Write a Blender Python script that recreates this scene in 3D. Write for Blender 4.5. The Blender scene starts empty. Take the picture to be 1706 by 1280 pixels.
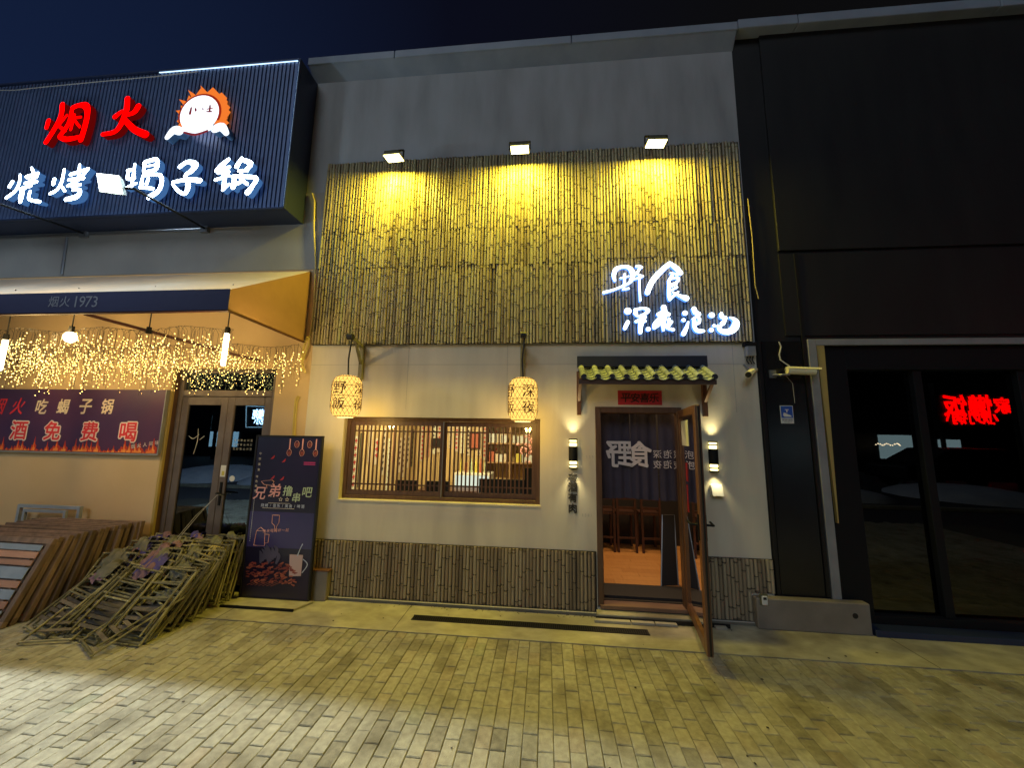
import bpy, math, random
from mathutils import Vector, Matrix
random.seed(7)
S = bpy.context.scene
COL = S.collection
R = math.radians

# ------------------------------------------------------------------ camera
YAW, PITCH, ROLL, FPX = -0.0932678647, 0.137142309, 0.015874063, 598.81
CAMP = Vector((0.0, -3.88, 1.75))
FW = Vector((math.sin(YAW)*math.cos(PITCH), math.cos(YAW)*math.cos(PITCH), math.sin(PITCH)))
_r = FW.cross(Vector((0, 0, 1))).normalized(); _u = _r.cross(FW)
RT = math.cos(ROLL)*_r + math.sin(ROLL)*_u
UP = -math.sin(ROLL)*_r + math.cos(ROLL)*_u
cd = bpy.data.cameras.new('camera'); cam = bpy.data.objects.new('camera', cd); COL.objects.link(cam)
cd.sensor_width = 36; cd.lens = FPX/1706*36; cd.clip_start = .05; cd.clip_end = 400
cam.matrix_world = Matrix(((RT.x, UP.x, -FW.x, CAMP.x), (RT.y, UP.y, -FW.y, CAMP.y), (RT.z, UP.z, -FW.z, CAMP.z), (0, 0, 0, 1)))
S.camera = cam
def W(px, py, Y=0.0):
    "where the sight line of a photograph pixel meets the vertical plane at depth Y -> (X, Z)"
    d = FW + RT*((px-853)/FPX) - UP*((py-640)/FPX)
    t = (Y-CAMP.y)/d.y
    return CAMP.x+d.x*t, CAMP.z+d.z*t

# ------------------------------------------------------------------ world, night sky and added fill
w = bpy.data.worlds.new('World'); S.world = w; w.use_nodes = True
nt = w.node_tree; nt.nodes.clear()
tc = nt.nodes.new('ShaderNodeTexCoord'); sp = nt.nodes.new('ShaderNodeSeparateXYZ')
cr = nt.nodes.new('ShaderNodeValToRGB'); bg = nt.nodes.new('ShaderNodeBackground'); ou = nt.nodes.new('ShaderNodeOutputWorld')
mr = nt.nodes.new('ShaderNodeMapRange'); mr.inputs[1].default_value = -.85; mr.inputs[2].default_value = .35
nt.links.new(tc.outputs['Generated'], sp.inputs[0]); nt.links.new(sp.outputs[0], mr.inputs[0]); nt.links.new(mr.outputs[0], cr.inputs[0])
cr.color_ramp.elements[0].color = (.006, .013, .042, 1); cr.color_ramp.elements[1].color = (.0032, .0032, .0036, 1)
e = cr.color_ramp.elements.new(.55); e.color = (.0028, .0034, .009, 1)
nt.links.new(cr.outputs[0], bg.inputs[0]); nt.links.new(bg.outputs[0], ou.inputs[0]); bg.inputs[1].default_value = 1.0
sl = bpy.data.lights.new('facade_fill', 'SUN'); sl.energy = .44; sl.angle = R(26); sl.color = (.78, .88, 1.0)  # added dim fill for the facade from the street side, no lamp stands there
so = bpy.data.objects.new('facade_fill', sl); COL.objects.link(so); so.rotation_euler = (R(58), 0, R(-16)); so['kind'] = 'structure'
S.view_settings.view_transform = 'Standard'; S.view_settings.look = 'None'
S.view_settings.exposure = .12; S.view_settings.gamma = 1; S.view_settings.use_curve_mapping = False
S.render.engine = 'CYCLES'; S.cycles.use_denoising = True; S.cycles.max_bounces = 8; S.cycles.sample_clamp_indirect = 6
S.cycles.caustics_reflective = False; S.cycles.caustics_refractive = False; S.cycles.transparent_max_bounces = 16

# ------------------------------------------------------------------ materials
M = {}
def mk(name, c1, c2=None, scale=4, rough=.6, metal=0, bump=0, bscale=40, stretch=(1, 1, 1), c3=None, s3=1.2, t3=(.5, .75), rnd=None, spec=.5, detail=4, objrnd=0, obj=False, transl=0):
    m = bpy.data.materials.new(name); m.use_nodes = True; n = m.node_tree; L = n.links; b = n.nodes['Principled BSDF']
    b.inputs['Roughness'].default_value = rough; b.inputs['Metallic'].default_value = metal; b.inputs['Specular IOR Level'].default_value = spec
    co = n.nodes.new('ShaderNodeTexCoord'); mp = n.nodes.new('ShaderNodeMapping'); mp.inputs['Scale'].default_value = stretch
    if obj: L.new(co.outputs['Object'], mp.inputs[0])
    else:
        g = n.nodes.new('ShaderNodeNewGeometry'); L.new(g.outputs['Position'], mp.inputs[0])
    def noise(sc, det=4):
        t = n.nodes.new('ShaderNodeTexNoise'); t.inputs['Scale'].default_value = sc; t.inputs['Detail'].default_value = det
        L.new(mp.outputs[0], t.inputs['Vector']); return t.outputs[0]
    def ramp(src, a, bb, lo, hi):
        r = n.nodes.new('ShaderNodeValToRGB'); L.new(src, r.inputs[0]); r.color_ramp.elements[0].position = lo; r.color_ramp.elements[1].position = hi
        r.color_ramp.elements[0].color = (*a, 1); r.color_ramp.elements[1].color = (*bb, 1); return r
    def mix(fac, a, bb, mode='MIX'):
        x = n.nodes.new('ShaderNodeMix'); x.data_type = 'RGBA'; x.blend_type = mode
        if isinstance(fac, float): x.inputs[0].default_value = fac
        else: L.new(fac, x.inputs[0])
        for i, v in ((6, a), (7, bb)):
            if isinstance(v, tuple): x.inputs[i].default_value = (*v, 1)
            else: L.new(v, x.inputs[i])
        return x.outputs[2]
    col = None
    if c2: col = ramp(noise(scale, detail), c1, c2, .32, .68).outputs[0]
    if rnd:                                   # piece to piece colour, from the 'rnd' attribute
        at = n.nodes.new('ShaderNodeAttribute'); at.attribute_name = 'rnd'
        r = n.nodes.new('ShaderNodeValToRGB'); r.color_ramp.interpolation = 'LINEAR'
        L.new(at.outputs['Fac'], r.inputs[0]); els = r.color_ramp.elements
        while len(els) < len(rnd): els.new(.5)
        for k, (p_, c_) in enumerate(rnd): els[k].position = p_; els[k].color = (*c_, 1)
        col = mix(.62, col, r.outputs[0]) if col is not None else r.outputs[0]
    if col is None:
        v = n.nodes.new('ShaderNodeRGB'); v.outputs[0].default_value = (*c1, 1); col = v.outputs[0]
    if objrnd:
        oi = n.nodes.new('ShaderNodeObjectInfo'); r = ramp(oi.outputs['Random'], (1-objrnd,)*3, (1+objrnd*.4,)*3, 0, 1)
        col = mix(1.0, col, r.outputs[0], 'MULTIPLY')
    if c3:                                    # larger stains
        r = ramp(noise(s3, 5), (0, 0, 0), (1, 1, 1), *t3); col = mix(r.outputs[0], col, c3)
    L.new(col, b.inputs['Base Color'])
    if bump:
        bp = n.nodes.new('ShaderNodeBump'); bp.inputs['Strength'].default_value = bump; bp.inputs['Distance'].default_value = .01
        L.new(noise(bscale, 3), bp.inputs['Height']); L.new(bp.outputs[0], b.inputs['Normal'])
    if transl:
        tr = n.nodes.new('ShaderNodeBsdfTranslucent'); L.new(col, tr.inputs[0]); ms = n.nodes.new('ShaderNodeMixShader'); ms.inputs[0].default_value = transl
        L.new(b.outputs[0], ms.inputs[1]); L.new(tr.outputs[0], ms.inputs[2]); L.new(ms.outputs[0], n.nodes['Material Output'].inputs[0])
    M[name] = m; return m
def emi(name, c, s, mis='AUTO'):
    m = bpy.data.materials.new(name); m.use_nodes = True; n = m.node_tree; n.nodes.clear()
    e = n.nodes.new('ShaderNodeEmission'); o = n.nodes.new('ShaderNodeOutputMaterial'); e.inputs[0].default_value = (*c, 1); e.inputs[1].default_value = s
    n.links.new(e.outputs[0], o.inputs[0]); m.cycles.emission_sampling = mis; M[name] = m; return m
def glass(name, tint, ior=1.5, rough=.0, gc=(1, 1, 1)):
    m = bpy.data.materials.new(name); m.use_nodes = True; n = m.node_tree; n.nodes.clear()
    f = n.nodes.new('ShaderNodeFresnel'); f.inputs[0].default_value = ior
    t = n.nodes.new('ShaderNodeBsdfTransparent'); t.inputs[0].default_value = (*tint, 1); g = n.nodes.new('ShaderNodeBsdfGlossy'); g.inputs['Roughness'].default_value = rough; g.inputs[0].default_value = (*gc, 1)
    x = n.nodes.new('ShaderNodeMixShader'); o = n.nodes.new('ShaderNodeOutputMaterial'); L = n.links
    L.new(f.outputs[0], x.inputs[0]); L.new(t.outputs[0], x.inputs[1]); L.new(g.outputs[0], x.inputs[2]); L.new(x.outputs[0], o.inputs[0]); M[name] = m; return m

mk('plaster', (.62, .57, .45), (.70, .65, .51), scale=2.2, rough=.85, bump=.15, bscale=60, c3=(.40, .37, .31), s3=1.3, t3=(.52, .95), stretch=(2.6, 2.6, .45), detail=7)
mk('plaster_up', (.42, .44, .45), (.50, .50, .49), scale=1.3, rough=.9, bump=.2, bscale=30, c3=(.26, .27, .27), s3=1.3, t3=(.40, .78), stretch=(2.2, 2.2, .5), detail=7)
mk('tablewood', (.17, .115, .085), (.28, .19, .14), scale=16, rough=.6, stretch=(1, 1, .2), objrnd=.45, c3=(.08, .06, .045), s3=6, t3=(.5, .8))
mk('plaster_left', (.62, .45, .24), (.68, .50, .28), scale=1.6, rough=.85, bump=.15, bscale=50)
mk('plaster_left_up', (.34, .34, .32), (.40, .39, .36), scale=1.4, rough=.9, bump=.2, bscale=30, c3=(.26, .26, .25), s3=1.0, t3=(.5, .9))
mk('coping', (.26, .31, .37), (.34, .39, .45), scale=3, rough=.5, metal=0)
mk('bamboo', (.28, .23, .125), (.50, .44, .27), scale=9, rough=.48, bump=.15, bscale=70, stretch=(1, 1, .12), detail=6,
   c3=(.10, .065, .035), s3=7, t3=(.60, .82),
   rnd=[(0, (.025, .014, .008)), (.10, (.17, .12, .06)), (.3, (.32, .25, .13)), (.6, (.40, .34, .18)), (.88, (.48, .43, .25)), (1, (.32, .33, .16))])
mk('bamboo_low', (.27, .215, .14), (.36, .30, .20), scale=9, rough=.55, bump=.2, bscale=70, stretch=(1, 1, .12), detail=6,
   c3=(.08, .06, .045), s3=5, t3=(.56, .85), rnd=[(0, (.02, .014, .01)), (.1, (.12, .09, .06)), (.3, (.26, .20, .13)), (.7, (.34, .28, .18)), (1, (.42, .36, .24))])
mk('backing', (.035, .028, .02), rough=.9)
mk('paver', (.20, .19, .12), (.52, .50, .34), scale=26, rough=.72, bump=.7, bscale=140, detail=10, c3=(.12, .105, .06), s3=3.4, t3=(.50, .80),
   rnd=[(0, (.15, .135, .10)), (.12, (.26, .24, .18)), (.35, (.34, .32, .25)), (.6, (.31, .30, .24)), (.85, (.40, .38, .29)), (.95, (.33, .27, .19)), (1, (.26, .28, .20))])
mk('sand', (.075, .07, .05), (.12, .11, .08), scale=60, rough=.95)
mk('concrete', (.30, .285, .21), (.47, .45, .33), scale=7, rough=.7, bump=.25, bscale=120, detail=8, c3=(.17, .15, .105), s3=1.7, t3=(.50, .72), stretch=(.8, 1.3, 1))
mk('plinth', (.13, .125, .10), (.19, .18, .14), scale=6, rough=.8, bump=.3, bscale=90)
mk('boxstone', (.19, .165, .13), (.25, .22, .18), scale=4, rough=.6, bump=.1, bscale=60)
mk('asphalt', (.045, .045, .05), (.06, .06, .065), scale=30, rough=.85, bump=.3, bscale=100)
mk('snow', (.6, .66, .75), (.75, .8, .86), scale=3, rough=.8)
mk('brownframe', (.085, .045, .028), (.13, .07, .042), scale=30, rough=.42, stretch=(1, 1, .15), spec=.5)
mk('brownlight', (.12, .052, .028), (.18, .085, .042), scale=30, rough=.4, stretch=(1, 1, .1))
mk('slatwood', (.075, .035, .018), (.12, .055, .03), scale=30, rough=.5, stretch=(1, 1, .1))
mk('darkmetal', (.02, .02, .022), rough=.4, metal=.4)
mk('blackmetal', (.007, .008, .009), rough=.6, spec=.25)
mk('greymetal', (.30, .31, .32), rough=.35, metal=.7)
mk('whiteplastic', (.72, .72, .66), rough=.4)
mk('creamplastic', (.75, .70, .45), rough=.35)
mk('navypanel', (.10, .15, .28), (.13, .18, .33), scale=3, rough=.38, metal=.3)
mk('signside', (.03, .045, .10), rough=.4, metal=.3)
mk('signback', (.012, .018, .04), rough=.5)
mk('letterside', (.10, .22, .42), rough=.4)
mk('redside', (.35, .01, .01), rough=.4)
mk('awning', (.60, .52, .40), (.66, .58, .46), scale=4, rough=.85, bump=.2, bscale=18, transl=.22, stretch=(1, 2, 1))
mk('awning_side', (.32, .185, .095), (.38, .22, .11), scale=4, rough=.85, bump=.2, bscale=18, transl=.3)  # same cloth as the top, warm light through it put into the tan
mk('awningblue', (.025, .028, .09), rough=.8, bump=.15, bscale=15)
mk('awntext', (.25, .26, .30), rough=.8)
mk('awnframe', (.10, .035, .02), rough=.5)
mk('banner', (.05, .028, .09), (.10, .035, .09), scale=1.2, rough=.45)
mk('bannerred', (.75, .04, .05), rough=.5)
mk('bannercream', (.80, .66, .48), rough=.5)
mk('bannerwhite', (.85, .74, .66), rough=.5)
mk('flamepaint', (.85, .16, .03), (.95, .42, .08), scale=20, rough=.5)
mk('flamepaint2', (.55, .05, .02), rough=.5)
mk('doorframe', (.15, .12, .105), (.19, .155, .135), scale=8, rough=.45, metal=.3)
mk('yellowtrim', (.45, .33, .10), rough=.6)
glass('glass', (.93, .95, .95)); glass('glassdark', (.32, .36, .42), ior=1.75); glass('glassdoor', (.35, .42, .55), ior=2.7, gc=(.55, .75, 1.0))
mk('darkpanel', (.007, .007, .008), (.013, .013, .013), scale=2.5, rough=.55, bump=.08, bscale=20, stretch=(2, 2, .35), detail=7)
mk('darkpillar', (.010, .010, .012), (.014, .014, .016), scale=3, rough=.22)
mk('trimgrey', (.26, .27, .28), (.32, .33, .34), scale=5, rough=.5, metal=.2)
mk('wood', (.12, .11, .06), (.34, .31, .17), scale=14, rough=.55, stretch=(1, 1, .2), objrnd=.6)
mk('oldwood', (.075, .062, .045), (.16, .13, .09), scale=16, rough=.6, stretch=(1, 1, .2), objrnd=.55, c3=(.10, .08, .05), s3=6, t3=(.5, .8))
mk('darkstool', (.045, .018, .012), (.07, .028, .018), scale=20, rough=.4)
mk('pinkwood', (.42, .22, .15), (.50, .28, .19), scale=20, rough=.6, stretch=(.2, 1, 1), objrnd=.3)
mk('sillwood', (.16, .09, .06), (.22, .13, .09), scale=12, rough=.5, stretch=(.2, 1, 1)); mk('greyplank', (.30, .29, .24), (.40, .38, .31), scale=12, rough=.7, stretch=(.3, 1, 1))
mk('bluelaminate', (.26, .32, .40), (.34, .40, .48), scale=6, rough=.35)
mk('clothblue', (.05, .045, .24), (.08, .07, .32), scale=12, rough=.85)
mk('clothmauve', (.16, .09, .14), (.24, .15, .20), scale=14, rough=.85)
mk('clothgrey', (.11, .115, .09), (.18, .18, .15), scale=14, rough=.85)
mk('cord', (.62, .50, .18), rough=.7)
mk('cablewhite', (.50, .48, .42), rough=.6)
mk('cableyellow', (.62, .50, .14), rough=.5)
mk('cableblack', (.01, .01, .01), rough=.6)
mk('postergnd', (.014, .012, .035), (.022, .016, .055), scale=1.5, rough=.25)
mk('poster2', (.03, .03, .11), (.045, .035, .15), scale=2, rough=.25)
mk('pink', (.80, .40, .38), rough=.4); mk('limegreen', (.50, .62, .40), rough=.4); mk('paleblue', (.55, .60, .75), rough=.4); mk('magenta', (.55, .05, .22), rough=.4)
mk('red', (.45, .02, .03), (.55, .03, .04), scale=6, rough=.7); mk('meat', (.30, .05, .04), (.16, .03, .03), scale=22, rough=.5); mk('smoke', (.10, .09, .16), (.05, .045, .09), scale=6, rough=.6)
mk('beer', (.62, .44, .42), rough=.4)
mk('ink', (.012, .010, .010), rough=.7); mk('brownink', (.11, .03, .012), rough=.7)
mk('stencil', (.42, .41, .35), rough=.9)
mk('paper', (.70, .72, .60), rough=.8)
mk('signblue', (.02, .09, .45), rough=.4)
mk('tile', (.17, .20, .14), (.27, .30, .20), scale=18, rough=.6, bump=.3, bscale=80, objrnd=.3)
mk('ridgedark', (.02, .022, .035), rough=.6)
mk('eavewood', (.07, .04, .03), rough=.6)
mk('interiorwall', (.50, .36, .16), (.66, .50, .26), scale=8, rough=.7, stretch=(4, 4, .3), c3=(.26, .15, .07), s3=9, t3=(.56, .8), objrnd=.35)
mk('interiordark', (.018, .016, .018), rough=.6)
mk('floorwood', (.50, .22, .06), (.62, .30, .09), scale=8, rough=.45, stretch=(6, .6, 1), rnd=[(0, (.46, .20, .055)), (1, (.62, .30, .09))])
mk('curtain', (.050, .040, .062), (.068, .054, .082), scale=4, rough=.9)
mk('curtaintext', (.85, .72, .68), rough=.9)
mk('shelfwood', (.35, .22, .11), rough=.5)
mk('goodsa', (.60, .52, .40), rough=.5); mk('goodsb', (.62, .55, .10), rough=.5); mk('goodsc', (.42, .12, .07), rough=.5); mk('goodsd', (.55, .60, .62), rough=.5)
mk('blossom', (.80, .35, .32), (.85, .50, .45), scale=20, rough=.8)
mk('netting', (.10, .045, .012), rough=.7)
mk('boltbody', (.20, .20, .12), rough=.45, metal=.5)
emi('led_white', (.72, .88, 1.0), 5.0); emi('led_blueside', (.05, .16, .70), 3.2)
emi('led_white2', (.55, .76, 1.0), 24); emi('logo_white', (.8, .9, 1), 1.6); emi('letter_glow', (.06, .17, .42), .75); emi('red_glow', (.40, .005, .005), .25); emi('led_red', (1, .0, .0), 3.0); emi('led_strip', (.50, .75, 1.0), 2.2)
emi('flood_yellow', (1, .86, .30), 14, 'NONE'); emi('flood_white', (.80, .92, 1), 12, 'NONE')
emi('fairy', (1, .66, .18), 7.0); emi('tube', (1, .80, .42), 9); emi('globe', (1, .74, .32), 12)
emi('lanternpaper', (1, .57, .12), 1.45); emi('lanternbright', (1, .74, .28), 2.2)
emi('sconce', (1, .82, .32), 4)
emi('street_red', (1, .0, .0), 11, 'NONE'); emi('street_white', (.55, .80, 1), 16, 'NONE'); emi('street_window', (.50, .75, .80), 1.6, 'NONE'); emi('street_dots', (1, .8, .5), 12, 'NONE')
emi('logo_orange', (1, .22, .03), .85); emi('logo_dark', (.50, .03, .01), .6); emi('cooler_glow', (.95, 1, .80), .9, 'NONE'); emi('ceilinglamp', (1, .82, .50), 7, 'NONE')

# ------------------------------------------------------------------ objects
def off(o):
    v = Vector((0, 0, 0))
    while o is not None: v += o.location; o = o.parent
    return v
class MB:
    "collects shapes in world coordinates; build() links them as one mesh object"
    def __init__(s): s.v = []; s.f = []; s.mi = []; s.rv = []; s.cur = 0; s.rnd = 0.0
    def add(s, vs, fs):
        b = len(s.v); s.v += [tuple(v) for v in vs]
        for f in fs: s.f.append([b+i for i in f]); s.mi.append(s.cur); s.rv.append(s.rnd)
        return s
    def box(s, x0, x1, y0, y1, z0, z1):
        return s.add([(x0, y0, z0), (x1, y0, z0), (x1, y1, z0), (x0, y1, z0), (x0, y0, z1), (x1, y0, z1), (x1, y1, z1), (x0, y1, z1)],
                     [(3, 2, 1, 0), (4, 5, 6, 7), (0, 1, 5, 4), (1, 2, 6, 5), (2, 3, 7, 6), (3, 0, 4, 7)])
    def hexa(s, a, b):                       # two quads (lists of 4 points) joined
        return s.add(a+b, [(3, 2, 1, 0), (4, 5, 6, 7), (0, 1, 5, 4), (1, 2, 6, 5), (2, 3, 7, 6), (3, 0, 4, 7)])
    def quad(s, *p): return s.add(p, [tuple(range(len(p)))])
    def tube(s, pts, r, n=6, caps=True):
        pts = [Vector(p) for p in pts]; rs = r if isinstance(r, (list, tuple)) else [r]*len(pts); vs = []; fs = []; prev = None
        for i, p in enumerate(pts):
            d = (pts[min(i+1, len(pts)-1)]-pts[max(i-1, 0)]).normalized()
            a = prev if prev is not None else (Vector((0, 0, 1)) if abs(d.z) < .9 else Vector((1, 0, 0)))
            u = (a-d*a.dot(d)).normalized(); v = d.cross(u); prev = u
            vs += [p+(u*math.cos(2*math.pi*k/n)+v*math.sin(2*math.pi*k/n))*rs[i] for k in range(n)]
        for i in range(len(pts)-1):
            for k in range(n): a = i*n+k; b = i*n+(k+1) % n; fs.append((a, b, b+n, a+n))
        if caps: fs.append(tuple(range(n))[::-1]); fs.append(tuple((len(pts)-1)*n+k for k in range(n)))
        return s.add(vs, fs)
    def ball(s, c, r, nu=8, nv=5, sz=1):
        vs = [(c[0], c[1], c[2]+r*sz)]; fs = []
        for j in range(1, nv):
            t = math.pi*j/nv
            for k in range(nu): a = 2*math.pi*k/nu; vs.append((c[0]+r*math.sin(t)*math.cos(a), c[1]+r*math.sin(t)*math.sin(a), c[2]+r*sz*math.cos(t)))
        vs.append((c[0], c[1], c[2]-r*sz)); N = len(vs)-1
        for k in range(nu):
            k2 = (k+1) % nu; fs.append((0, 1+k, 1+k2)); fs.append((N, N-nu+k2, N-nu+k))
            for j in range(nv-2): fs.append((1+j*nu+k, 1+(j+1)*nu+k, 1+(j+1)*nu+k2, 1+j*nu+k2))
        return s.add(vs, fs)
    def octa(s, c, r):
        x, y, z = c
        return s.add([(x+r, y, z), (x-r, y, z), (x, y+r, z), (x, y-r, z), (x, y, z+r*1.2), (x, y, z-r*1.2)], [(0, 2, 4), (2, 1, 4), (1, 3, 4), (3, 0, 4), (2, 0, 5), (1, 2, 5), (3, 1, 5), (0, 3, 5)])
    def prism(s, pts, y0, y1):               # polygon in the XZ plane, front at y0
        n = len(pts)
        return s.add([(x, y0, z) for x, z in pts]+[(x, y1, z) for x, z in pts], [tuple(range(n)), tuple(range(2*n-1, n-1, -1))]+[(i, (i+1) % n, n+(i+1) % n, n+i)[::-1] for i in range(n)])
    def build(s, name, mats, parent=None, kind=None, bevel=0, smooth=False):
        me = bpy.data.meshes.new(name); o_ = off(parent) if parent else Vector((0, 0, 0))
        me.from_pydata([(x-o_.x, y-o_.y, z-o_.z) for x, y, z in s.v], [], s.f)
        mats = mats if isinstance(mats, (list, tuple)) else [mats]
        for m in mats: me.materials.append(M[m])
        me.polygons.foreach_set('material_index', s.mi)
        if any(s.rv):
            a = me.attributes.new('rnd', 'FLOAT', 'FACE'); a.data.foreach_set('value', s.rv)
        if smooth: me.polygons.foreach_set('use_smooth', [True]*len(me.polygons))
        me.update()
        o = bpy.data.objects.new(name, me); COL.objects.link(o); o.parent = parent
        if kind: o['kind'] = kind
        if bevel:
            b = o.modifiers.new('bevel', 'BEVEL'); b.width = bevel; b.segments = 1; b.limit_method = 'ANGLE'
        return o
def bx(name, mat, parent, x0, x1, y0, y1, z0, z1, **k):
    return MB().box(x0, x1, y0, y1, z0, z1).build(name, mat, parent, **k)
def tag(o, label=None, cat=None, group=None):
    if label: o['label'] = label
    if cat: o['category'] = cat
    if group: o['group'] = group
    return o
def thing(name, label, cat, loc, group=None):
    o = bpy.data.objects.new(name, None); COL.objects.link(o); o.location = loc; o.empty_display_size = .1
    return tag(o, label, cat, group)
def copy_tree(o, parent=None):
    c = o.copy(); COL.objects.link(c); c.parent = parent
    for ch in list(o.children): copy_tree(ch, c)
    return c
_tc = {}
def glyph(ch, bold=0.0, depth=0.0):
    k = (ch, bold, depth)
    if k not in _tc:
        c = bpy.data.curves.new('t', 'FONT'); c.body = ch; c.offset = bold; c.extrude = depth; c.resolution_u = 2; c.align_x = 'CENTER'
        o = bpy.data.objects.new('t', c); COL.objects.link(o)
        m = bpy.data.meshes.new_from_object(o.evaluated_get(bpy.context.evaluated_depsgraph_get()))
        vs = [v.co.copy() for v in m.vertices]; fs = [tuple(p.vertices) for p in m.polygons]
        xs = [v.x for v in vs] or [0]; ys = [v.y for v in vs] or [0]
        ax = (min(xs)+max(xs))/2; ay = (min(ys)+max(ys))/2
        _tc[k] = ([(v.x-ax, v.y-ay, v.z) for v in vs], fs, max(xs)-min(xs), max(ys)-min(ys))
        bpy.data.objects.remove(o); bpy.data.curves.remove(c); bpy.data.meshes.remove(m)
    return _tc[k]
def put(mb, ch, X, Z, Y, h, bold=0.0, depth=0.0, shear=0.0, wide=1.0, rot=0.0, mirror=False, face='-y'):
    "one character centred at X,Z on the plane Y, h high"
    vs, fs, gw, gh = glyph(ch, 0, depth/h if depth else 0); k = h/max(gh, .55 if ch not in '123456789073' else gh)
    if ch in '一-—·、/！!': k = h/.85
    c, s_ = math.cos(rot), math.sin(rot)
    offs = [(0, 0)]
    if bold: nb = 8 if bold > .05 else 4; offs += [(bold*h*math.cos(2*math.pi*(q+.5)/nb), bold*h*math.sin(2*math.pi*(q+.5)/nb)) for q in range(nb)]
    for q, (ax, az) in enumerate(offs):
        out = []; dy = q*.00012
        for x, y, z in vs:
            x = (x+shear*y)*k*wide; y *= k
            x, y = x*c-y*s_, x*s_+y*c
            if mirror: x = -x
            out.append((X+x+ax, Y-z*k-dy, Z+y+az) if face == '-y' else (X-x+ax, Y+z*k+dy, Z+y+az))
        mb.add(out, fs)
def put_chars(items, mat, parent, name='character'):
    "every character a part of its own: items are (char, X, Z, Y, height, keywords)"
    for ch, X, Z, Y, h, kw in items: m = MB(); put(m, ch, X, Z, Y, h, **kw); m.build(name, mat, parent)
def smooth_path(p, n=4):
    if len(p) < 3:
        return [tuple(p[0][k]+(p[-1][k]-p[0][k])*i/n for k in range(3)) for i in range(n+1)] if len(p) == 2 else p
    q = []
    for i in range(len(p)-1):
        a = p[max(i-1, 0)]; b = p[i]; c = p[i+1]; d = p[min(i+2, len(p)-1)]
        for j in range(n):
            t = j/n
            q.append(tuple(.5*(2*b[k]+(c[k]-a[k])*t+(2*a[k]-5*b[k]+4*c[k]-d[k])*t*t+(3*b[k]-a[k]-3*c[k]+d[k])*t**3) for k in range(3)))
    q.append(tuple(p[-1])); return q
def brush(mb, pts, y0, y1, mf=0, ms=1):
    "a brush stroke of changing width: pts are (X, Z, radius); front at y0, back at y1"
    if len(pts) == 1: pts = [pts[0], (pts[0][0]+pts[0][2]*.15, pts[0][1], pts[0][2])]
    p = smooth_path(pts); n = len(p); left = []; right = []
    for i in range(n):
        a = p[max(i-1, 0)]; b = p[min(i+1, n-1)]; dx, dz = b[0]-a[0], b[1]-a[1]; l = math.hypot(dx, dz) or 1
        nx, nz = -dz/l, dx/l; r = max(p[i][2], .002)
        left.append((p[i][0]+nx*r, p[i][1]+nz*r)); right.append((p[i][0]-nx*r, p[i][1]-nz*r))
    def cap(c, fr, k=5):
        a0 = math.atan2(fr[1]-c[1], fr[0]-c[0]); r = math.hypot(fr[1]-c[1], fr[0]-c[0])
        return [(c[0]+r*math.cos(a0-math.pi*j/k), c[1]+r*math.sin(a0-math.pi*j/k)) for j in range(1, k)]
    c1 = cap(p[-1], left[-1]); c0 = cap(p[0], right[0])
    ring = left+c1+right[::-1]+c0; N = len(ring)
    vs = [(x, y0, z) for x, z in ring]+[(x, y1, z) for x, z in ring]; L = len(left)
    ri = lambda i: L+len(c1)+(n-1-i)
    fr = [(i, i+1, ri(i+1), ri(i)) for i in range(n-1)]+[tuple([L-1]+[L+j for j in range(len(c1))]+[ri(n-1)])]+[tuple([ri(0)]+[L+len(c1)+n+j for j in range(len(c0))]+[0])]
    mb.cur = mf; mb.add(vs, fr)
    mb.cur = ms; mb.add(vs, [tuple(N+i for i in f[::-1]) for f in fr]+[(i, (i+1) % N, N+(i+1) % N, N+i) for i in range(N)])
def brush_char(strokes, ox, oy, sc, Y, depth, wscale, name, mats, parent, ppm, y_of=None):
    mb = MB()
    for k, st in enumerate(strokes):
        pts = [(*W(ox+x/sc, oy+y/sc, Y), r/sc*ppm*wscale) for x, y, r in st]
        brush(mb, pts, Y-k*.0006, Y+depth)
    return mb.build(name, mats, parent)
# ================================================================== SETTING
bx('ground', 'asphalt', None, -80, 80, -90, 60, -.5, -.03, kind='structure')
pav = bx('pavement', 'sand', None, -9, 9, -4.6, -.54, -.028, -.0085, kind='structure')
PW, PL = .0895, .160
rows = []
rng = random.Random(3)
nc = int(16/PW)
for c in range(nc):
    x0 = -8+c*PW+rng.uniform(-.001, .001); y = -.545-(.5*PL if c % 2 else 0)+rng.uniform(-.02, .02); first = True
    y1 = -.545
    while y1 > -4.5:
        y0 = (y-PL*(1 if c % 2 == 0 or not first else 0)) if first else y1-PL*rng.uniform(.93, 1.08)
        if first and y1-y0 < .03: y0 = y1-PL
        rows.append((x0, y0, y1, rng.random())); y1 = y0; first = False
def paver(mb, x0, y0, y1, rv, g=None):
    g = .0018; a, b = x0+g, x0+PW-g; c, d = y0+g, y1-g; t = rng.uniform(-.0022, .0012); k = .004; tx, ty = rng.uniform(-.0012, .0012), rng.uniform(-.0012, .0012)
    mb.rnd = max(rv, .001)
    mb.add([(a, c, -.02), (b, c, -.02), (b, d, -.02), (a, d, -.02), (a, c, t-.004), (b, c, t-.004), (b, d, t-.004), (a, d, t-.004),
            (a+k, c+k, t-tx-ty), (b-k, c+k, t+tx-ty), (b-k, d-k, t+tx+ty), (a+k, d-k, t-tx+ty)],
           [(0, 1, 5, 4), (1, 2, 6, 5), (2, 3, 7, 6), (3, 0, 4, 7), (4, 5, 9, 8), (5, 6, 10, 9), (6, 7, 11, 10), (7, 4, 8, 11), (8, 9, 10, 11)])
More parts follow.
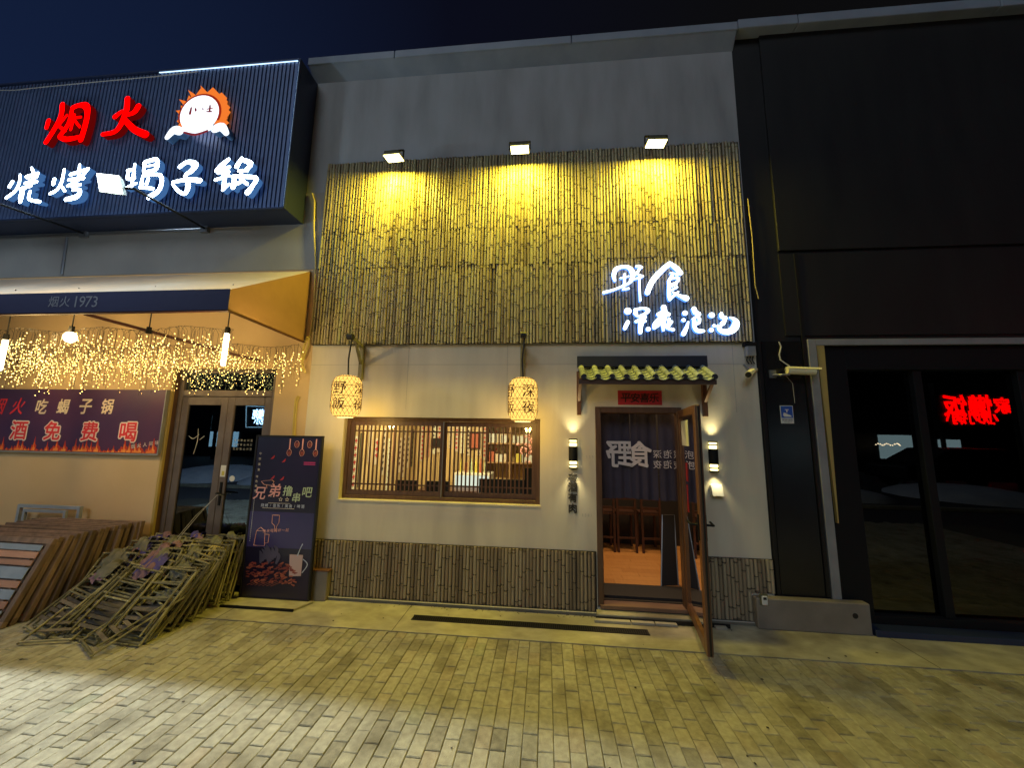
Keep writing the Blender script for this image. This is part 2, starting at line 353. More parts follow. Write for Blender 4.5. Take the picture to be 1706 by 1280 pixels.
def seen(x, y):
    d = Vector((x, y, 0))-CAMP; z = d.dot(FW)
    if z < .2: return None
    u, v = 853+FPX*d.dot(RT)/z, 640-FPX*d.dot(UP)/z
    return (-10 < u < 1716 and v < 1290) and z or None
near = sorted([(seen(a+PW/2, (b+c)/2) or 99, i) for i, (a, b, c, d) in enumerate(rows)])
pick = {i for z, i in near[:290]}
rest = MB()
for i, (a, b, c, d) in enumerate(rows):
    if i in pick:
        m = MB(); paver(m, a, b, c, d); m.build('paver', 'paver', pav)
    else: paver(rest, a, b, c, d)
rest.build('paver_field', 'paver', pav, kind='stuff')
ap = bx('concrete_apron', 'concrete', None, -9, 9, -.535, .0, -.03, .0, kind='structure')
m = MB()
for x in (-5.6, -3.05, -1.35, 3.05, 4.9): m.box(x, x+.004, -.535, -.002, -.002, .0012)
m.build('joint', 'backing', ap)
bx('road', 'asphalt', None, -60, 60, -13, -6.5, -.03, -.012, kind='structure')
m = MB(); m.box(-60, 60, -6.5, -6.35, -.03, .05); m.build('kerb', 'concrete', None, kind='structure')
g = thing('drain_grate', 'long narrow black drain grate in the concrete before the window wall', 'drain', (-.2, -.31, 0))
gx0, gx1 = -1.25, .93
m = MB(); m.box(gx0, gx1, -.335, -.325, .001, .006); m.box(gx0, gx1, -.255, -.245, .001, .006); m.box(gx0, gx1, -.325, -.255, .001, .0025); m.build('frame', 'darkmetal', g)
m = MB()
for i in range(110): x = gx0+.01+i*(gx1-gx0-.02)/110; m.box(x, x+.008, -.325, -.255, .0025, .006)
m.build('bar', 'blackmetal', g, kind='stuff')

# ================================================================== RESTAURANT
B = thing('restaurant_building', 'two storey restaurant front with bamboo cladding, cream plaster and an open glass door', 'building', (-.27, 0, 0))
WX0, WX1, WZ0, WZ1 = -2.254, -.053, 1.01, 1.91      # window
DX0, DX1, DZ0, DZ1 = .525, 1.405, .085, 2.045        # doorway
LX, RX = -2.712, 2.18
m = MB()
for a, b, c, d in ((LX, WX0, 0, 2.72), (WX0, WX1, 0, WZ0), (WX0, WX1, WZ1, 2.72), (WX1, DX0, 0, 2.72), (DX0, DX1, 0, .06), (DX0, DX1, DZ1, 2.72), (DX1, RX, 0, 2.72)): m.box(a, b, 0, .14, c, d)
m.build('lower_wall', 'plaster', B)
m = MB(); m.box(LX, RX, 0, .14, 2.72, 4.69); m.box(-3.03, RX, 0, .14, 4.69, 6.5); m.build('upper_wall', 'plaster_up', B)
m = MB()
for x in (-1.55, -.42, 1.95): m.box(x, x+.004, -.0015, .0, 2.0, 2.72)
m.box(LX, .34, -.0015, 0, 2.503, 2.507); m.box(1.68, RX, -.0015, 0, 2.503, 2.507); m.build('panel_seam', 'stencil', B)
# coping along both buildings
x0, zt = W(513, 97, -.13); _, zb = W(1160, 53.5, -.13); _, zt2 = W(1160, 39, -.13)
zt = (zt+zt2)/2
m = MB(); xs = [x0, -1.9, .3, 2.2]
for a, b in zip(xs, xs[1:]): m.box(a+.004, b-.004, -.13, .2, zb, zt)
m.add([(x0+.01, -.12, zb), (2.19, -.12, zb), (2.19, 0, zb), (x0+.01, 0, zb), (-3.03, 0, zb-.14), (2.19, 0, zb-.14)], [(0, 1, 5, 4), (0, 4, 3), (1, 2, 5)])
m.build('coping', 'coping', B, bevel=.006)
# bamboo
def pole(mb, x, z0, z1, r, Y, rv, gap=(.17, .27)):
    mb.rnd = .1+.9*rv; n = 5; rings = []; dk = []; z = z0; nx = z0+rng.uniform(.02, .25); ph = rng.uniform(0, 6.28); am = rng.uniform(.0008, .0042); fr = rng.uniform(1.5, 5)
    rings.append((z0, r*.96, 0))
    while nx < z1-.03:
        big = rng.uniform(.5, 1.2)
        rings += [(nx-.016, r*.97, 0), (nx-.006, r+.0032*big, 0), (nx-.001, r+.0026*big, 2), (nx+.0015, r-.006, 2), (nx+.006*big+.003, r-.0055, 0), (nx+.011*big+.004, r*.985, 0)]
        nx += rng.uniform(*gap)
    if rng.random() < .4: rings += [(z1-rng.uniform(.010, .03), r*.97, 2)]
    rings.append((z1, r*.9)); vs = []; fs = []; dark = set()
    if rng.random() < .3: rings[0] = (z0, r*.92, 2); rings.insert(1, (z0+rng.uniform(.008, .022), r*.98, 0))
    rings = [q if len(q) > 2 else (*q, 0) for q in rings]
    for i, q in enumerate(rings):
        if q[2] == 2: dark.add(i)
    for z, rr, _f in rings:
        cx = x+am*math.sin(z*fr+ph)
        for k in range(n): a = math.pi*k/(n-1); vs.append((cx-rr*math.cos(a), Y-rr*math.sin(a), z))
    for i in range(len(rings)-1):
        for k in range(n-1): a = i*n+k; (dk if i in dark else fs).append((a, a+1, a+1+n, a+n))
    fs.append(tuple(range(n))[::-1]); fs.append(tuple((len(rings)-1)*n+k for k in range(n)))
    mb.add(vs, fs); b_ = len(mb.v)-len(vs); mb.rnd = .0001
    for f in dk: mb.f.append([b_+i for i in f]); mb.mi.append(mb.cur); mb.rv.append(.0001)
bp = bx('upper_cladding', 'backing', B, LX, 2.15, -.035, -.001, 2.737, 5.045)
P_ = .0357; N_ = int((2.15-LX)/P_)
allp = []
for i in range(N_):
    x = LX+(i+.5)*P_; j = lambda a=.012: rng.uniform(-a, a)
    s1 = 4.115+(.0 if rng.random() < .6 else rng.uniform(-.12, .08))+j(); s2 = (3.655+(0 if rng.random() < .6 else rng.uniform(-.08, .1)) if x < .6 else 3.685)+j(.008)
    for a, b, big in ((s1+.002, 5.045+j(.006), 1), (s2+.002+abs(j(.004)), s1-.002, 0), (2.737+j(.005), s2-.002, 2)): allp.append((x+rng.uniform(-.0012, .0012), a, b, big))
stuff = MB()
for x, a, b, big in allp:
    r = rng.uniform(.0140, .0186); rv = rng.random(); Y = -.035+rng.uniform(-.005, .004)
    if big == 2:
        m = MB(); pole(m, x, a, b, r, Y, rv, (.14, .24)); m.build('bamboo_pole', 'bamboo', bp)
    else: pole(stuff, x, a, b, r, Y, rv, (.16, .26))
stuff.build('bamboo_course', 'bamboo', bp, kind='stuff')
lc = MB(); lc.box(-2.51, -2.25, -.012, -.001, .29, .588); lc.box(-2.25, DX0-.01, -.012, -.001, .03, .588); lc.box(DX1+.02, 1.962, -.012, -.001, .03, .588); lc.box(1.962, RX, -.012, -.001, .28, .588)
lc = lc.build('base_cladding', 'backing', B)
x = -2.49
while x < RX-.015:
    if x > DX0-.02 and x < DX1+.035: x += .037; continue
    z0 = .295 if x < -2.25 else (.285 if x > 1.955 else .034)
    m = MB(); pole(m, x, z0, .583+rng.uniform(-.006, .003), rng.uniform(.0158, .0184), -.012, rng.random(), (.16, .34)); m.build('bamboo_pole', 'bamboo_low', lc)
    x += .0362
bx('plinth', 'plinth', B, -2.25, DX0+.1, -.05, -.0, 0, .028)
bx('plinth', 'plinth', B, DX1, 1.962, -.05, -.0, 0, .028)
bx('end_block', 'boxstone', B, -2.62, -2.252, -.09, -.001, 0, .292, bevel=.006)
bx('cap_strip', 'brownlight', B, -2.62, -2.24, -.096, -.001, .293, .301)
m = MB(); m.tube([(DX1+.02, -.055, .033), (1.955, -.055, .033)], .0045, 5); m.build('edge_trim', 'cablewhite', B)
m = MB(); m.tube([(-2.245, -.055, .033), (.5, -.055, .033)], .0045, 5); m.build('edge_trim', 'cablewhite', B)
# doorway
f = MB(); Y0, Y1 = -.012, .07
f.box(DX0, DX0+.06, Y0, Y1, DZ0, DZ1); f.box(DX1-.05, DX1, Y0, Y1, DZ0, DZ1); f.box(DX0+.06, DX1-.05, Y0, Y1, DZ1-.06, DZ1)
f.build('door_frame', 'brownframe', B, bevel=.004)
bx('sill', 'sillwood', B, DX0+.02, DX1-.02, -.03, .09, .06, .098, bevel=.004)
bx('doorstep', 'concrete', B, DX0-.02, DX1+.02, -.11, -.001, 0, .052, bevel=.006)
m = MB(); m.box(DX0-.04, DX1+.3, -.125, -.112, 0, .035); m.build('step_edge', 'darkmetal', B)
for k, (pa, pb, py) in enumerate(((990, 1050, 1031), (1052, 1090, 1036), (1092, 1128, 1039), (1192, 1211, 1043))):
    xa_ = W(pa, py, -.15)[0]; xb_ = W(pb, py, -.15)[0]
    tag(bx('loose_plank', 'greyplank', None, xa_, xb_, -.172+.004*k, -.128+.004*k, .0012, .024, bevel=.002), ('longest pale plank lying before the doorstep, at its left end', 'short pale plank lying in the middle before the doorstep', 'pale plank lying before the doorstep beside the open door', 'small pale plank lying right of the open door leaf')[k], 'plank', 'loose planks before the doorstep')
# open door leaf
hx, hy = 1.385, -.015; ex, ey = 1.243, -.80
dl = math.hypot(ex-hx, ey-hy); ux, uy = (ex-hx)/dl, (ey-hy)/dl; nx_, ny_ = uy, -ux      # normal towards the camera side
def lp(s, t, z): return (hx+ux*s+nx_*t, hy+uy*s+ny_*t, z)
def lb(mb, s0, s1, t0, t1, z0, z1): return mb.hexa([lp(s0, t0, z0), lp(s1, t0, z0), lp(s1, t1, z0), lp(s0, t1, z0)], [lp(s0, t0, z1), lp(s1, t0, z1), lp(s1, t1, z1), lp(s0, t1, z1)])
zb_, zt_ = .105, 2.01
m = MB(); lb(m, 0, .075, -.022, .022, zb_, zt_); lb(m, dl-.085, dl, -.022, .022, zb_, zt_); lb(m, .075, dl-.085, -.022, .022, zb_, zb_+.085); lb(m, .075, dl-.085, -.022, .022, zt_-.075, zt_)
m.cur = 1; lb(m, dl+.0005, dl+.012, -.012, .004, zb_+.01, zt_-.01); lb(m, dl-.055, dl-.03, -.03, -.0225, zb_, zt_)
door = m.build('door', ['brownlight', 'darkmetal'], B, bevel=.004); door['label'] = 'glass door leaf standing open towards the street'
m = MB(); lb(m, .06, dl-.07, -.005, .005, zb_+.07, zt_-.06); m.build('glass_pane', 'glass', door)
m = MB(); m.cur = 0
for sgn in (-1, 1):
    t = .024*sgn; lb(m, dl-.06, dl-.035, min(t, t+.008*sgn), max(t, t+.008*sgn), .93, 1.13)
    a = [lp(dl-.047, t+.005*sgn, 1.05), lp(dl-.047, t+.06*sgn, 1.05), lp(dl-.17, t+.062*sgn, 1.05)]; m.tube(a, .009, 6)
m.build('handle', 'blackmetal', door)
m = MB(); lb(m, .09, .42, .0065, .008, 1.66, 1.90); m.build('paper_notice', 'paper', door)
m = MB(); lb(m, .22, .30, .0065, .008, 1.33, 1.50); lb(m, .22, .27, .0065, .008, 1.05, 1.30); m.build('red_sticker', 'red', door)
# window
wf = MB(); YW = .075
def frame(mb, a, b, c, d, t, y0, y1):
    mb.box(a, a+t, y0, y1, c, d); mb.box(b-t, b, y0, y1, c, d); mb.box(a+t, b-t, y0, y1, c, c+t); mb.box(a+t, b-t, y0, y1, d-t, d)
frame(wf, WX0+.002, WX1-.002, WZ0+.002, WZ1-.002, .038, YW-.01, YW+.06)
win = wf.build('window', 'brownframe', B, bevel=.003)
mid = -1.125
for sa, sb, yy in ((WX0+.04, mid+.012, YW+.004), (mid-.022, WX1-.04, YW+.03)):
    m = MB(); frame(m, sa, sb, WZ0+.042, WZ1-.042, .05, yy, yy+.024); m.build('sash', 'brownframe', win)
    n = 21; a, b = sa+.05, sb-.05
    for i in range(1, n):
        x = a+(b-a)*i/n; t = .012 if i == n//2 else .0078
        bx('slat', 'slatwood', win, x-t, x+t, yy+.004, yy+.018, WZ0+.09, WZ1-.09)
    for z in (1.165, 1.755): bx('rail', 'slatwood', win, a, b, yy+.0185, yy+.026, z-.008, z+.008)
bx('sill', 'plaster', win, WX0-.01, WX1+.01, -.012, YW-.012, WZ0-.016, WZ0+.001)
m = MB(); m.box(mid-.003, mid+.003, YW-.014, YW+.003, WZ0+.04, WZ1-.04); m.build('centre_bead', 'trimgrey', win)
bx('glass_pane', 'glass', win, WX0+.04, WX1-.04, YW+.062, YW+.066, WZ0+.04, WZ1-.04)
# interior shell
FZ = .12
m = MB()
fl = bx('interior_floor', 'backing', B, -2.6, 2.15, .10, 4.2, .02, .1)
y = .46; k = 0
while y < 1.95:
    x = .4-rng.uniform(0, .5)
    while x < 2.1:
        x2 = x+rng.uniform(.5, .8); m = MB(); m.rnd = max(.01, rng.random()); m.box(max(x, .36)+.001, min(x2, 2.12)-.001, y+.001, y+.119, .101, FZ); m.build('floor_board', 'floorwood', fl); x = x2
    y += .12
bx('entrance_mat', 'interiordark', B, .45, 2.1, .14, .45, .101, .124)
m = MB(); m.box(-2.6, -2.55, .14, 4.2, .1, 2.75); m.box(-2.6, .34, 3.1, 3.15, .1, 2.75); m.build('interior_wall', 'interiorwall', B)
m = MB(); m.box(.34, .37, .14, 3.1, .1, 2.75); m.box(2.12, 2.16, .14, 3.1, .1, 2.75); m.box(.37, 2.12, 2.15, 2.2, .1, 2.75); m.build('vestibule_wall', 'interiordark', B)
bx('interior_ceiling', 'interiordark', B, -2.6, 2.16, .14, 4.2, 2.76, 2.80)
bx('counter', 'interiordark', B, .40, 2.1, 1.98, 2.12, .121, 1.15)
# wall boards behind the window
i = 0; x = -2.5
while x < -.75:
    wd = rng.uniform(.09, .13); bx('wall_board', 'interiorwall', B, x, x+wd-.008, 3.07, 3.098, .12, 2.6); x += wd
for xx in (-2.0, -1.2, -.35):
    c = thing('ceiling_lamp', {-2.0: 'warm ceiling lamp inside over the left window sash', -1.2: 'warm ceiling lamp inside behind the middle window stile', -.35: 'warm ceiling lamp inside over the right window sash'}[xx], 'lamp', (xx, 1.5, 2.75), 'ceiling lamps inside the restaurant')
    m = MB(); m.tube([(xx, 1.5, 2.755), (xx, 1.5, 2.72)], .13, 16); m.build('housing', 'whiteplastic', c)
    m = MB(); m.tube([(xx, 1.5, 2.719), (xx, 1.5, 2.714)], .115, 16); m.build('diffuser', 'ceilinglamp', c)
    l = bpy.data.lights.new('lamp_light', 'AREA'); l.shape = 'DISK'; l.size = .22; l.energy = 40; l.color = (1, .76, .36)
    o = bpy.data.objects.new('lamp_light', l); COL.objects.link(o); o.parent = c; o.location = (0, 0, -.045)
# things inside, seen through the slats
sh = thing('wall_shelf', 'two tier wooden shelf with boxes seen through the right window sash', 'shelf', (-.45, 2.9, 1.5))
for z in (.85, 1.20, 1.55, 1.90): bx('board', 'shelfwood', sh, -1.1, .25, 2.82, 3.09, z, z+.025)
for x in (-1.1, -.66, -.2, .225): bx('upright', 'shelfwood', sh, x, x+.025, 2.83, 3.06, .12, 2.3)
ordn = 'first second third fourth fifth sixth seventh eighth ninth tenth eleventh twelfth'.split()
mats_ = ['goodsa', 'goodsb', 'goodsc', 'goodsd', 'goodsa', 'goodsd']
nm = {'goodsa': 'beige', 'goodsb': 'yellow', 'goodsc': 'dark red', 'goodsd': 'pale grey'}
for z, rw in ((1.226, 'lower'), (1.576, 'upper')):
    x = -1.04; k = 0; kk = 0
    while x < .15:
        wd = rng.uniform(.06, .13); mt = rng.choice(mats_); h = rng.uniform(.12, .22); k += 1
        if not any(abs(x+wd/2-q) < wd/2+.03 for q in (-.65, -.19)):
            kk += 1; o = bx('shelf_box', mt, None, x, x+wd, 2.88, 3.02, z, z+h); tag(o, f'{nm[mt]} box on the {rw} shelf inside the window, {ordn[kk-1]} from the left', 'box', 'boxes on the restaurant shelf')
        x += wd+.02
m = MB(); rr = random.Random(5)
m.tube([(-.35, 2.4, 1.35), (-.28, 2.35, 1.7), (-.12, 2.3, 2.0), (.05, 2.3, 2.25)], .012, 5)
m.tube([(-.28, 2.35, 1.7), (-.45, 2.3, 1.95)], .008, 5)
br = thing('blossom_branch', 'pink blossom branch inside behind the right end of the window', 'decoration', (-.3, 2.35, 1.35))
m.build('branch', 'oldwood', br); m = MB()
for i in range(170):
    t = rr.random(); c = (-.35+t*.40+rr.gauss(0, .07), 2.33+rr.gauss(0, .05), 1.45+t*.8+rr.gauss(0, .08)); m.octa(c, rr.uniform(.012, .026))
m.build('blossom', 'blossom', br, kind='stuff')
for x, y, z, s_, lb_ in ((-1.55, 2.2, .8, 'darkstool', 'dark wooden dining table behind the left window sash'), (-.55, 1.7, .8, 'darkstool', 'dark wooden dining table behind the right window sash')):
    t = thing('dining_table', lb_, 'table', (x, y, FZ)); bx('tabletop', s_, t, x-.5, x+.5, y-.3, y+.3, z, z+.03)
    for a in (-.45, .42):
        for b in (-.26, .23): bx('leg', s_, t, x+a, x+a+.03, y+b, y+b+.03, .1, z)
for k, x in enumerate((-1.95, -1.5, -.75, -.42, -.16)):
    t = thing('dining_chair', ('black dining chair back low behind the left sash, nearer its outer end', 'black dining chair back low behind the left sash, nearer the centre stile', 'black dining chair back low behind the right sash, next to the stile', 'black dining chair back low behind the middle of the right sash', 'tall dark chair back at the right end of the window')[k], 'chair', (x, 1.2, FZ), 'dining chairs behind the window')
    zt_c = 1.28 if k > 3 else (1.12 if k > 1 else 1.07); w_ = .16 if k < 4 else .12
    bx('backrest', 'blackmetal', t, x-w_, x+w_, 1.18, 1.21, .62, zt_c); bx('seat', 'blackmetal', t, x-w_, x+w_, .82, 1.18, .52, .56)
    for a in (-w_, w_-.03):
        for b in (.84, 1.15): bx('leg', 'blackmetal', t, x+a, x+a+.03, b, b+.03, .1, .52)
# menu strips, cooler and pictures behind the window
mst = random.Random(8); wm = thing('menu_strips', 'row of hanging paper menu strips with red writing seen through the left window sash', 'menu', (-1.6, 3.0, 2.0))
for i in range(15):
    x = -2.42+i*.112+mst.uniform(-.01, .01); h = mst.uniform(.45, .7); z1 = 1.93+mst.uniform(-.06, .03)
    if i in (4, 9): continue
    p_ = bx('strip', mst.choice(['goodsa', 'paper', 'goodsa', 'pinkwood']), wm, x, x+.075, 3.055, 3.06, z1-h, z1)
    m = MB()
    for k in range(int(h/.085)): zz = z1-.05-k*.083; m.box(x+.018, x+.056, 3.053, 3.0545, zz-.008, zz+.008); m.box(x+.03, x+.042, 3.0515, 3.0528, zz-.028, zz+.026)
    m.build('writing', mst.choice(['red', 'ink', 'red']), p_)
lw = thing('wall_papers', 'paper strips with brown and red writing on the boarded side wall inside, left sash', 'menu', (-2.54, 2, 1.5))
y = .5
while y < 3.0:
    h = mst.uniform(.35, .85); z1 = 1.92+mst.uniform(-.3, .05); wd = mst.uniform(.09, .15)
    p_ = bx('strip', mst.choice(['goodsa', 'paper', 'pinkwood', 'wood', 'goodsa']), lw, -2.548, -2.54, y, y+wd, z1-h, z1); m = MB()
    for k in range(int(h/.1)): zz = z1-.06-k*.095; m.box(-2.5395, -2.536, y+.025, y+wd-.025, zz-.01, zz+.01); m.box(-2.5355, -2.534, y+wd*.45, y+wd*.6, zz-.035, zz+.03)
    m.build('writing', mst.choice(['red', 'brownink', 'brownink', 'ink']), p_); y += wd+mst.uniform(.05, .16)
for i in range(24): bx('wall_board', 'interiorwall', B, -2.5495, -2.5495+mst.uniform(.0006, .0012)*0+.0015, .2+i*.12, .2+i*.12+.108, .12, 2.6)
dc = thing('drinks_cooler', 'lit white drinks cooler seen low behind the inner end of the left sash', 'cooler', (-1.25, 2.7, .1))
bx('cabinet', 'whiteplastic', dc, -1.62, -.95, 2.55, 2.95, .1, 1.04, bevel=.01); bx('lit_door', 'cooler_glow', dc, -1.58, -.99, 2.53, 2.549, .3, 1.0)
for k, x in enumerate((-1.52, -1.43, -1.34, -1.25, -1.16, -1.07)):
    m = MB(); m.tube([(x, 2.70, 1.04), (x, 2.70, 1.20), (x, 2.70, 1.24), (x, 2.70, 1.29)], [.026, .026, .011, .011], 8); m.build('bottle', ('goodsb', 'goodsc', 'limegreen')[k % 3], dc)
for x, z, w_, h_, mt, lb_ in ((-1.35, 1.6, .22, .30, 'goodsc', 'small red picture on the back wall above the drinks cooler'), (-2.1, 1.55, .22, .18, 'ink', 'small dark framed picture low on the back wall behind the left sash')):
    t = thing('wall_picture', lb_, 'picture', (x, 3.05, z)); bx('picture_frame', 'darkstool', t, x-w_/2, x+w_/2, 3.03, 3.05, z-h_/2, z+h_/2); bx('print', mt, t, x-w_/2+.015, x+w_/2-.015, 3.026, 3.0295, z-h_/2+.015, z+h_/2-.015)
m = MB(); rd = random.Random(13)
for i in range(70):
    x = rd.uniform(-4, 3.2); y = rd.uniform(-2.2, -.1); r = rd.uniform(.003, .011)*(1.6 if rd.random() < .1 else 1); n = 7; a0 = rd.random()*6
    m.add([(x+r*rd.uniform(.6, 1.3)*math.cos(a0+2*math.pi*k/n), y+r*rd.uniform(.6, 1.3)*math.sin(a0+2*math.pi*k/n), .0032) for k in range(n)], [tuple(range(n))])
dd = m.build('ground_dirt', 'backing', None, kind='stuff'); tag(dd, 'small dark specks of dirt and gum scattered over the pavers', 'dirt')
m = MB()
for i in range(60):
    x = rd.gauss(-.9, .35) if i % 2 else rd.gauss(.35, .2); y = -.06-abs(rd.gauss(0, .035)); a = rd.random()*3; l = rd.uniform(.01, .035)
    m.tube([(x, y, .006), (x+l*math.cos(a), y+l*.5*math.sin(a), .007+rd.random()*.01)], .0022, 3)
dd = m.build('dry_litter', 'oldwood', None, kind='stuff'); tag(dd, 'dry twigs and leaf litter gathered along the foot of the bamboo base', 'litter')
# bar stools and board inside the door
for k, (x, lb_) in enumerate(((.86, 'dark brown bar chair inside the door, left of three'), (1.16, 'dark brown bar chair inside the door, middle of three'), (1.50, 'dark brown bar chair inside the door, right of three'))):
    t = thing('bar_chair', lb_, 'chair', (x, 1.7, FZ), 'bar chairs at the counter inside the door'); w_ = .14; y0 = 1.55
    for nm_, a in (('rear_leg', -w_), ('rear_leg', w_-.03)):
        m = MB(); m.hexa([(x+a, y0, FZ), (x+a+.03, y0, FZ), (x+a+.03, y0+.03, FZ), (x+a, y0+.03, FZ)], [(x+a, y0+.05, .86), (x+a+.03, y0+.05, .86), (x+a+.03, y0+.08, .86), (x+a, y0+.08, .86)]); m.build(nm_, 'darkstool', t)
    for a in (-w_, w_-.03): bx('front_leg', 'darkstool', t, x+a, x+a+.03, 1.86, 1.89, FZ, .62)
    for z in (.83, .70): bx('back_rail', 'darkstool', t, x-w_+.03, x+w_-.03, 1.595, 1.615, z, z+.035)
    bx('seat', 'darkstool', t, x-w_, x+w_, 1.60, 1.89, .62, .65); bx('footrest', 'darkstool', t, x-w_+.03, x+w_-.03, 1.57, 1.59, .30, .325)
ab = thing('menu_board', 'dark folding menu board standing inside the doorway at its right', 'sign', (1.38, .5, FZ))
m = MB(); m.hexa([(1.28, .46, FZ), (1.46, .50, FZ), (1.46, .52, FZ), (1.28, .48, FZ)], [(1.36, .60, .84), (1.50, .63, .84), (1.50, .65, .84), (1.36, .62, .84)]); m.build('front_panel', 'interiordark', ab)
m = MB(); m.tube([(1.36, .61, .84), (1.27, .45, FZ)], .008, 5); m.tube([(1.50, .64, .84), (1.465, .49, FZ)], .008, 5); m.tube([(1.37, .63, .82), (1.37, .78, FZ)], .008, 5); m.build('frame', 'greymetal', ab)
# noren curtain
nc_ = thing('door_curtain', 'dark indigo split curtain with pale mirrored lettering hanging in the doorway', 'curtain', (1.0, .2, 2.0))
ci = 0
for a, b in ((.60, .925), (.932, 1.205), (1.225, 1.43)):
    m = MB(); n = 24; vs = []
    for j in range(7):
        z = 1.985-.91*j/6
        for i in range(n+1):
            x = a+(b-a)*i/n; vs.append((x, .2+.012*math.sin(x*60+ci)*(.4+j*.12)+.01*math.sin(x*23), z+(.008*math.sin(x*9) if j == 6 else 0)))
    m.add(vs, [(j*(n+1)+i, j*(n+1)+i+1, (j+1)*(n+1)+i+1, (j+1)*(n+1)+i) for j in range(6) for i in range(n)]); m.build('cloth', 'curtain', nc_, smooth=True); ci += 2
m = MB(); m.tube([(.58, .2, 1.99), (1.36, .2, 1.99)], .008, 6); m.build('rail', 'darkstool', nc_)
put_chars([(ch, *W(px, 757, .175), .170, .27, dict(bold=.028, mirror=True, wide=.92)) for ch, px in (('野', 1031), ('食', 1065))], 'curtaintext', nc_)
put_chars([(ch, *W(px, py, .175), .170, .085, dict(mirror=True)) for ch, px, py in (('深', 1095, 757), ('夜', 1095, 774), ('泡', 1112, 757), ('泡', 1112, 774), ('深', 1129, 758), ('夜', 1129, 775))], 'curtaintext', nc_)
l = bpy.data.lights.new('unseen_lamp', 'AREA'); l.size = .5; l.energy = 34; l.color = (1, .66, .34)  # unseen lamp, warms the floor and chairs inside the doorway
cl = thing('unseen_lamp', 'warm ceiling panel lamp over the wooden floor just inside the doorway', 'lamp', (1.2, 1.1, 2.74))
bx('housing', 'whiteplastic', cl, .95, 1.45, .85, 1.35, 2.735, 2.757); o = bpy.data.objects.new('lamp_light', l); COL.objects.link(o); o.parent = cl; o.location = (0, 0, -.02)
# ================================================================== THINGS ON THE RESTAURANT FRONT
def area(name, parent, loc, rot, sx, sy, e, c, spread=180):
    l = bpy.data.lights.new(name, 'AREA'); l.shape = 'RECTANGLE'; l.size = sx; l.size_y = sy; l.energy = e; l.color = c; l.spread = R(spread)
    o = bpy.data.objects.new(name, l); COL.objects.link(o); o.parent = parent; o.location = loc; o.rotation_euler = rot; return o
def spot(name, parent, loc, rot, e, c, ang, blend=.6, rad=.02):
    l = bpy.data.lights.new(name, 'SPOT'); l.energy = e; l.color = c; l.spot_size = R(ang); l.spot_blend = blend; l.shadow_soft_size = rad
    o = bpy.data.objects.new(name, l); COL.objects.link(o); o.parent = parent; o.location = loc; o.rotation_euler = rot; return o
# yellow floodlights: built once at the origin, tilted towards the wall
YEL = (1.0, .80, .06)
def flood_body(root, em):
    m = MB(); m.hexa([(-.085, -.055, .0), (.085, -.055, .0), (.085, .055, .0), (-.085, .055, .0)], [(-.065, -.04, .045), (.065, -.04, .045), (.065, .04, .045), (-.065, .04, .045)]); m.build('housing', 'boltbody', root, bevel=.003)
    m = MB(); m.quad((-.078, -.048, -.003), (-.078, .048, -.003), (.078, .048, -.003), (.078, -.048, -.003)); m.build('lamp_panel', em, root)
    m = MB(); m.box(-.098, -.092, -.01, .01, -.005, .075); m.box(.092, .098, -.01, .01, -.005, .075); m.box(-.098, .098, -.01, .01, .075, .081); m.tube([(-.1, 0, .01), (.1, 0, .01)], .005, 6); m.build('bracket', 'blackmetal', root)
fl0 = thing('wall_floodlight', 'lit yellow floodlight above the bamboo wall, nearest the big blue sign', 'floodlight', (0, 0, 0), 'three yellow floodlights over the bamboo cladding')
flood_body(fl0, 'flood_yellow'); area('flood_light', fl0, (0, 0, -.012), (0, 0, 0), .15, .09, 44, YEL)
FD = -.26
fpos = [W(656, 263, FD), W(866, 249, FD), W(1093, 239, FD)]
labs = [None, 'lit yellow floodlight above the bamboo wall, middle of the three', 'lit yellow floodlight above the bamboo wall, nearest the dark building']
for k, (X, Z) in enumerate(fpos):
    o = fl0 if k == 0 else copy_tree(fl0)
    o.scale = (1.25, 1.25, 1.1); o.location = (X, FD, Z); o.rotation_euler = (R(2), 0, R(-3+3*k)) if k != 0 else (R(2), R(3), R(-6))
    if labs[k]: o['label'] = labs[k]
    a = MB(); a.tube([(X, FD, Z+.082), (X, FD+.03, Z+.11), (X, -.0, Z+.12)], .007, 6)
    ar = a.build('lamp_arm', 'blackmetal', None); tag(ar, ('thin black arm holding the floodlight nearest the blue sign', 'thin black arm holding the middle yellow floodlight', 'thin black arm holding the floodlight nearest the dark building')[k], 'bracket', 'arms of the wall floodlights')
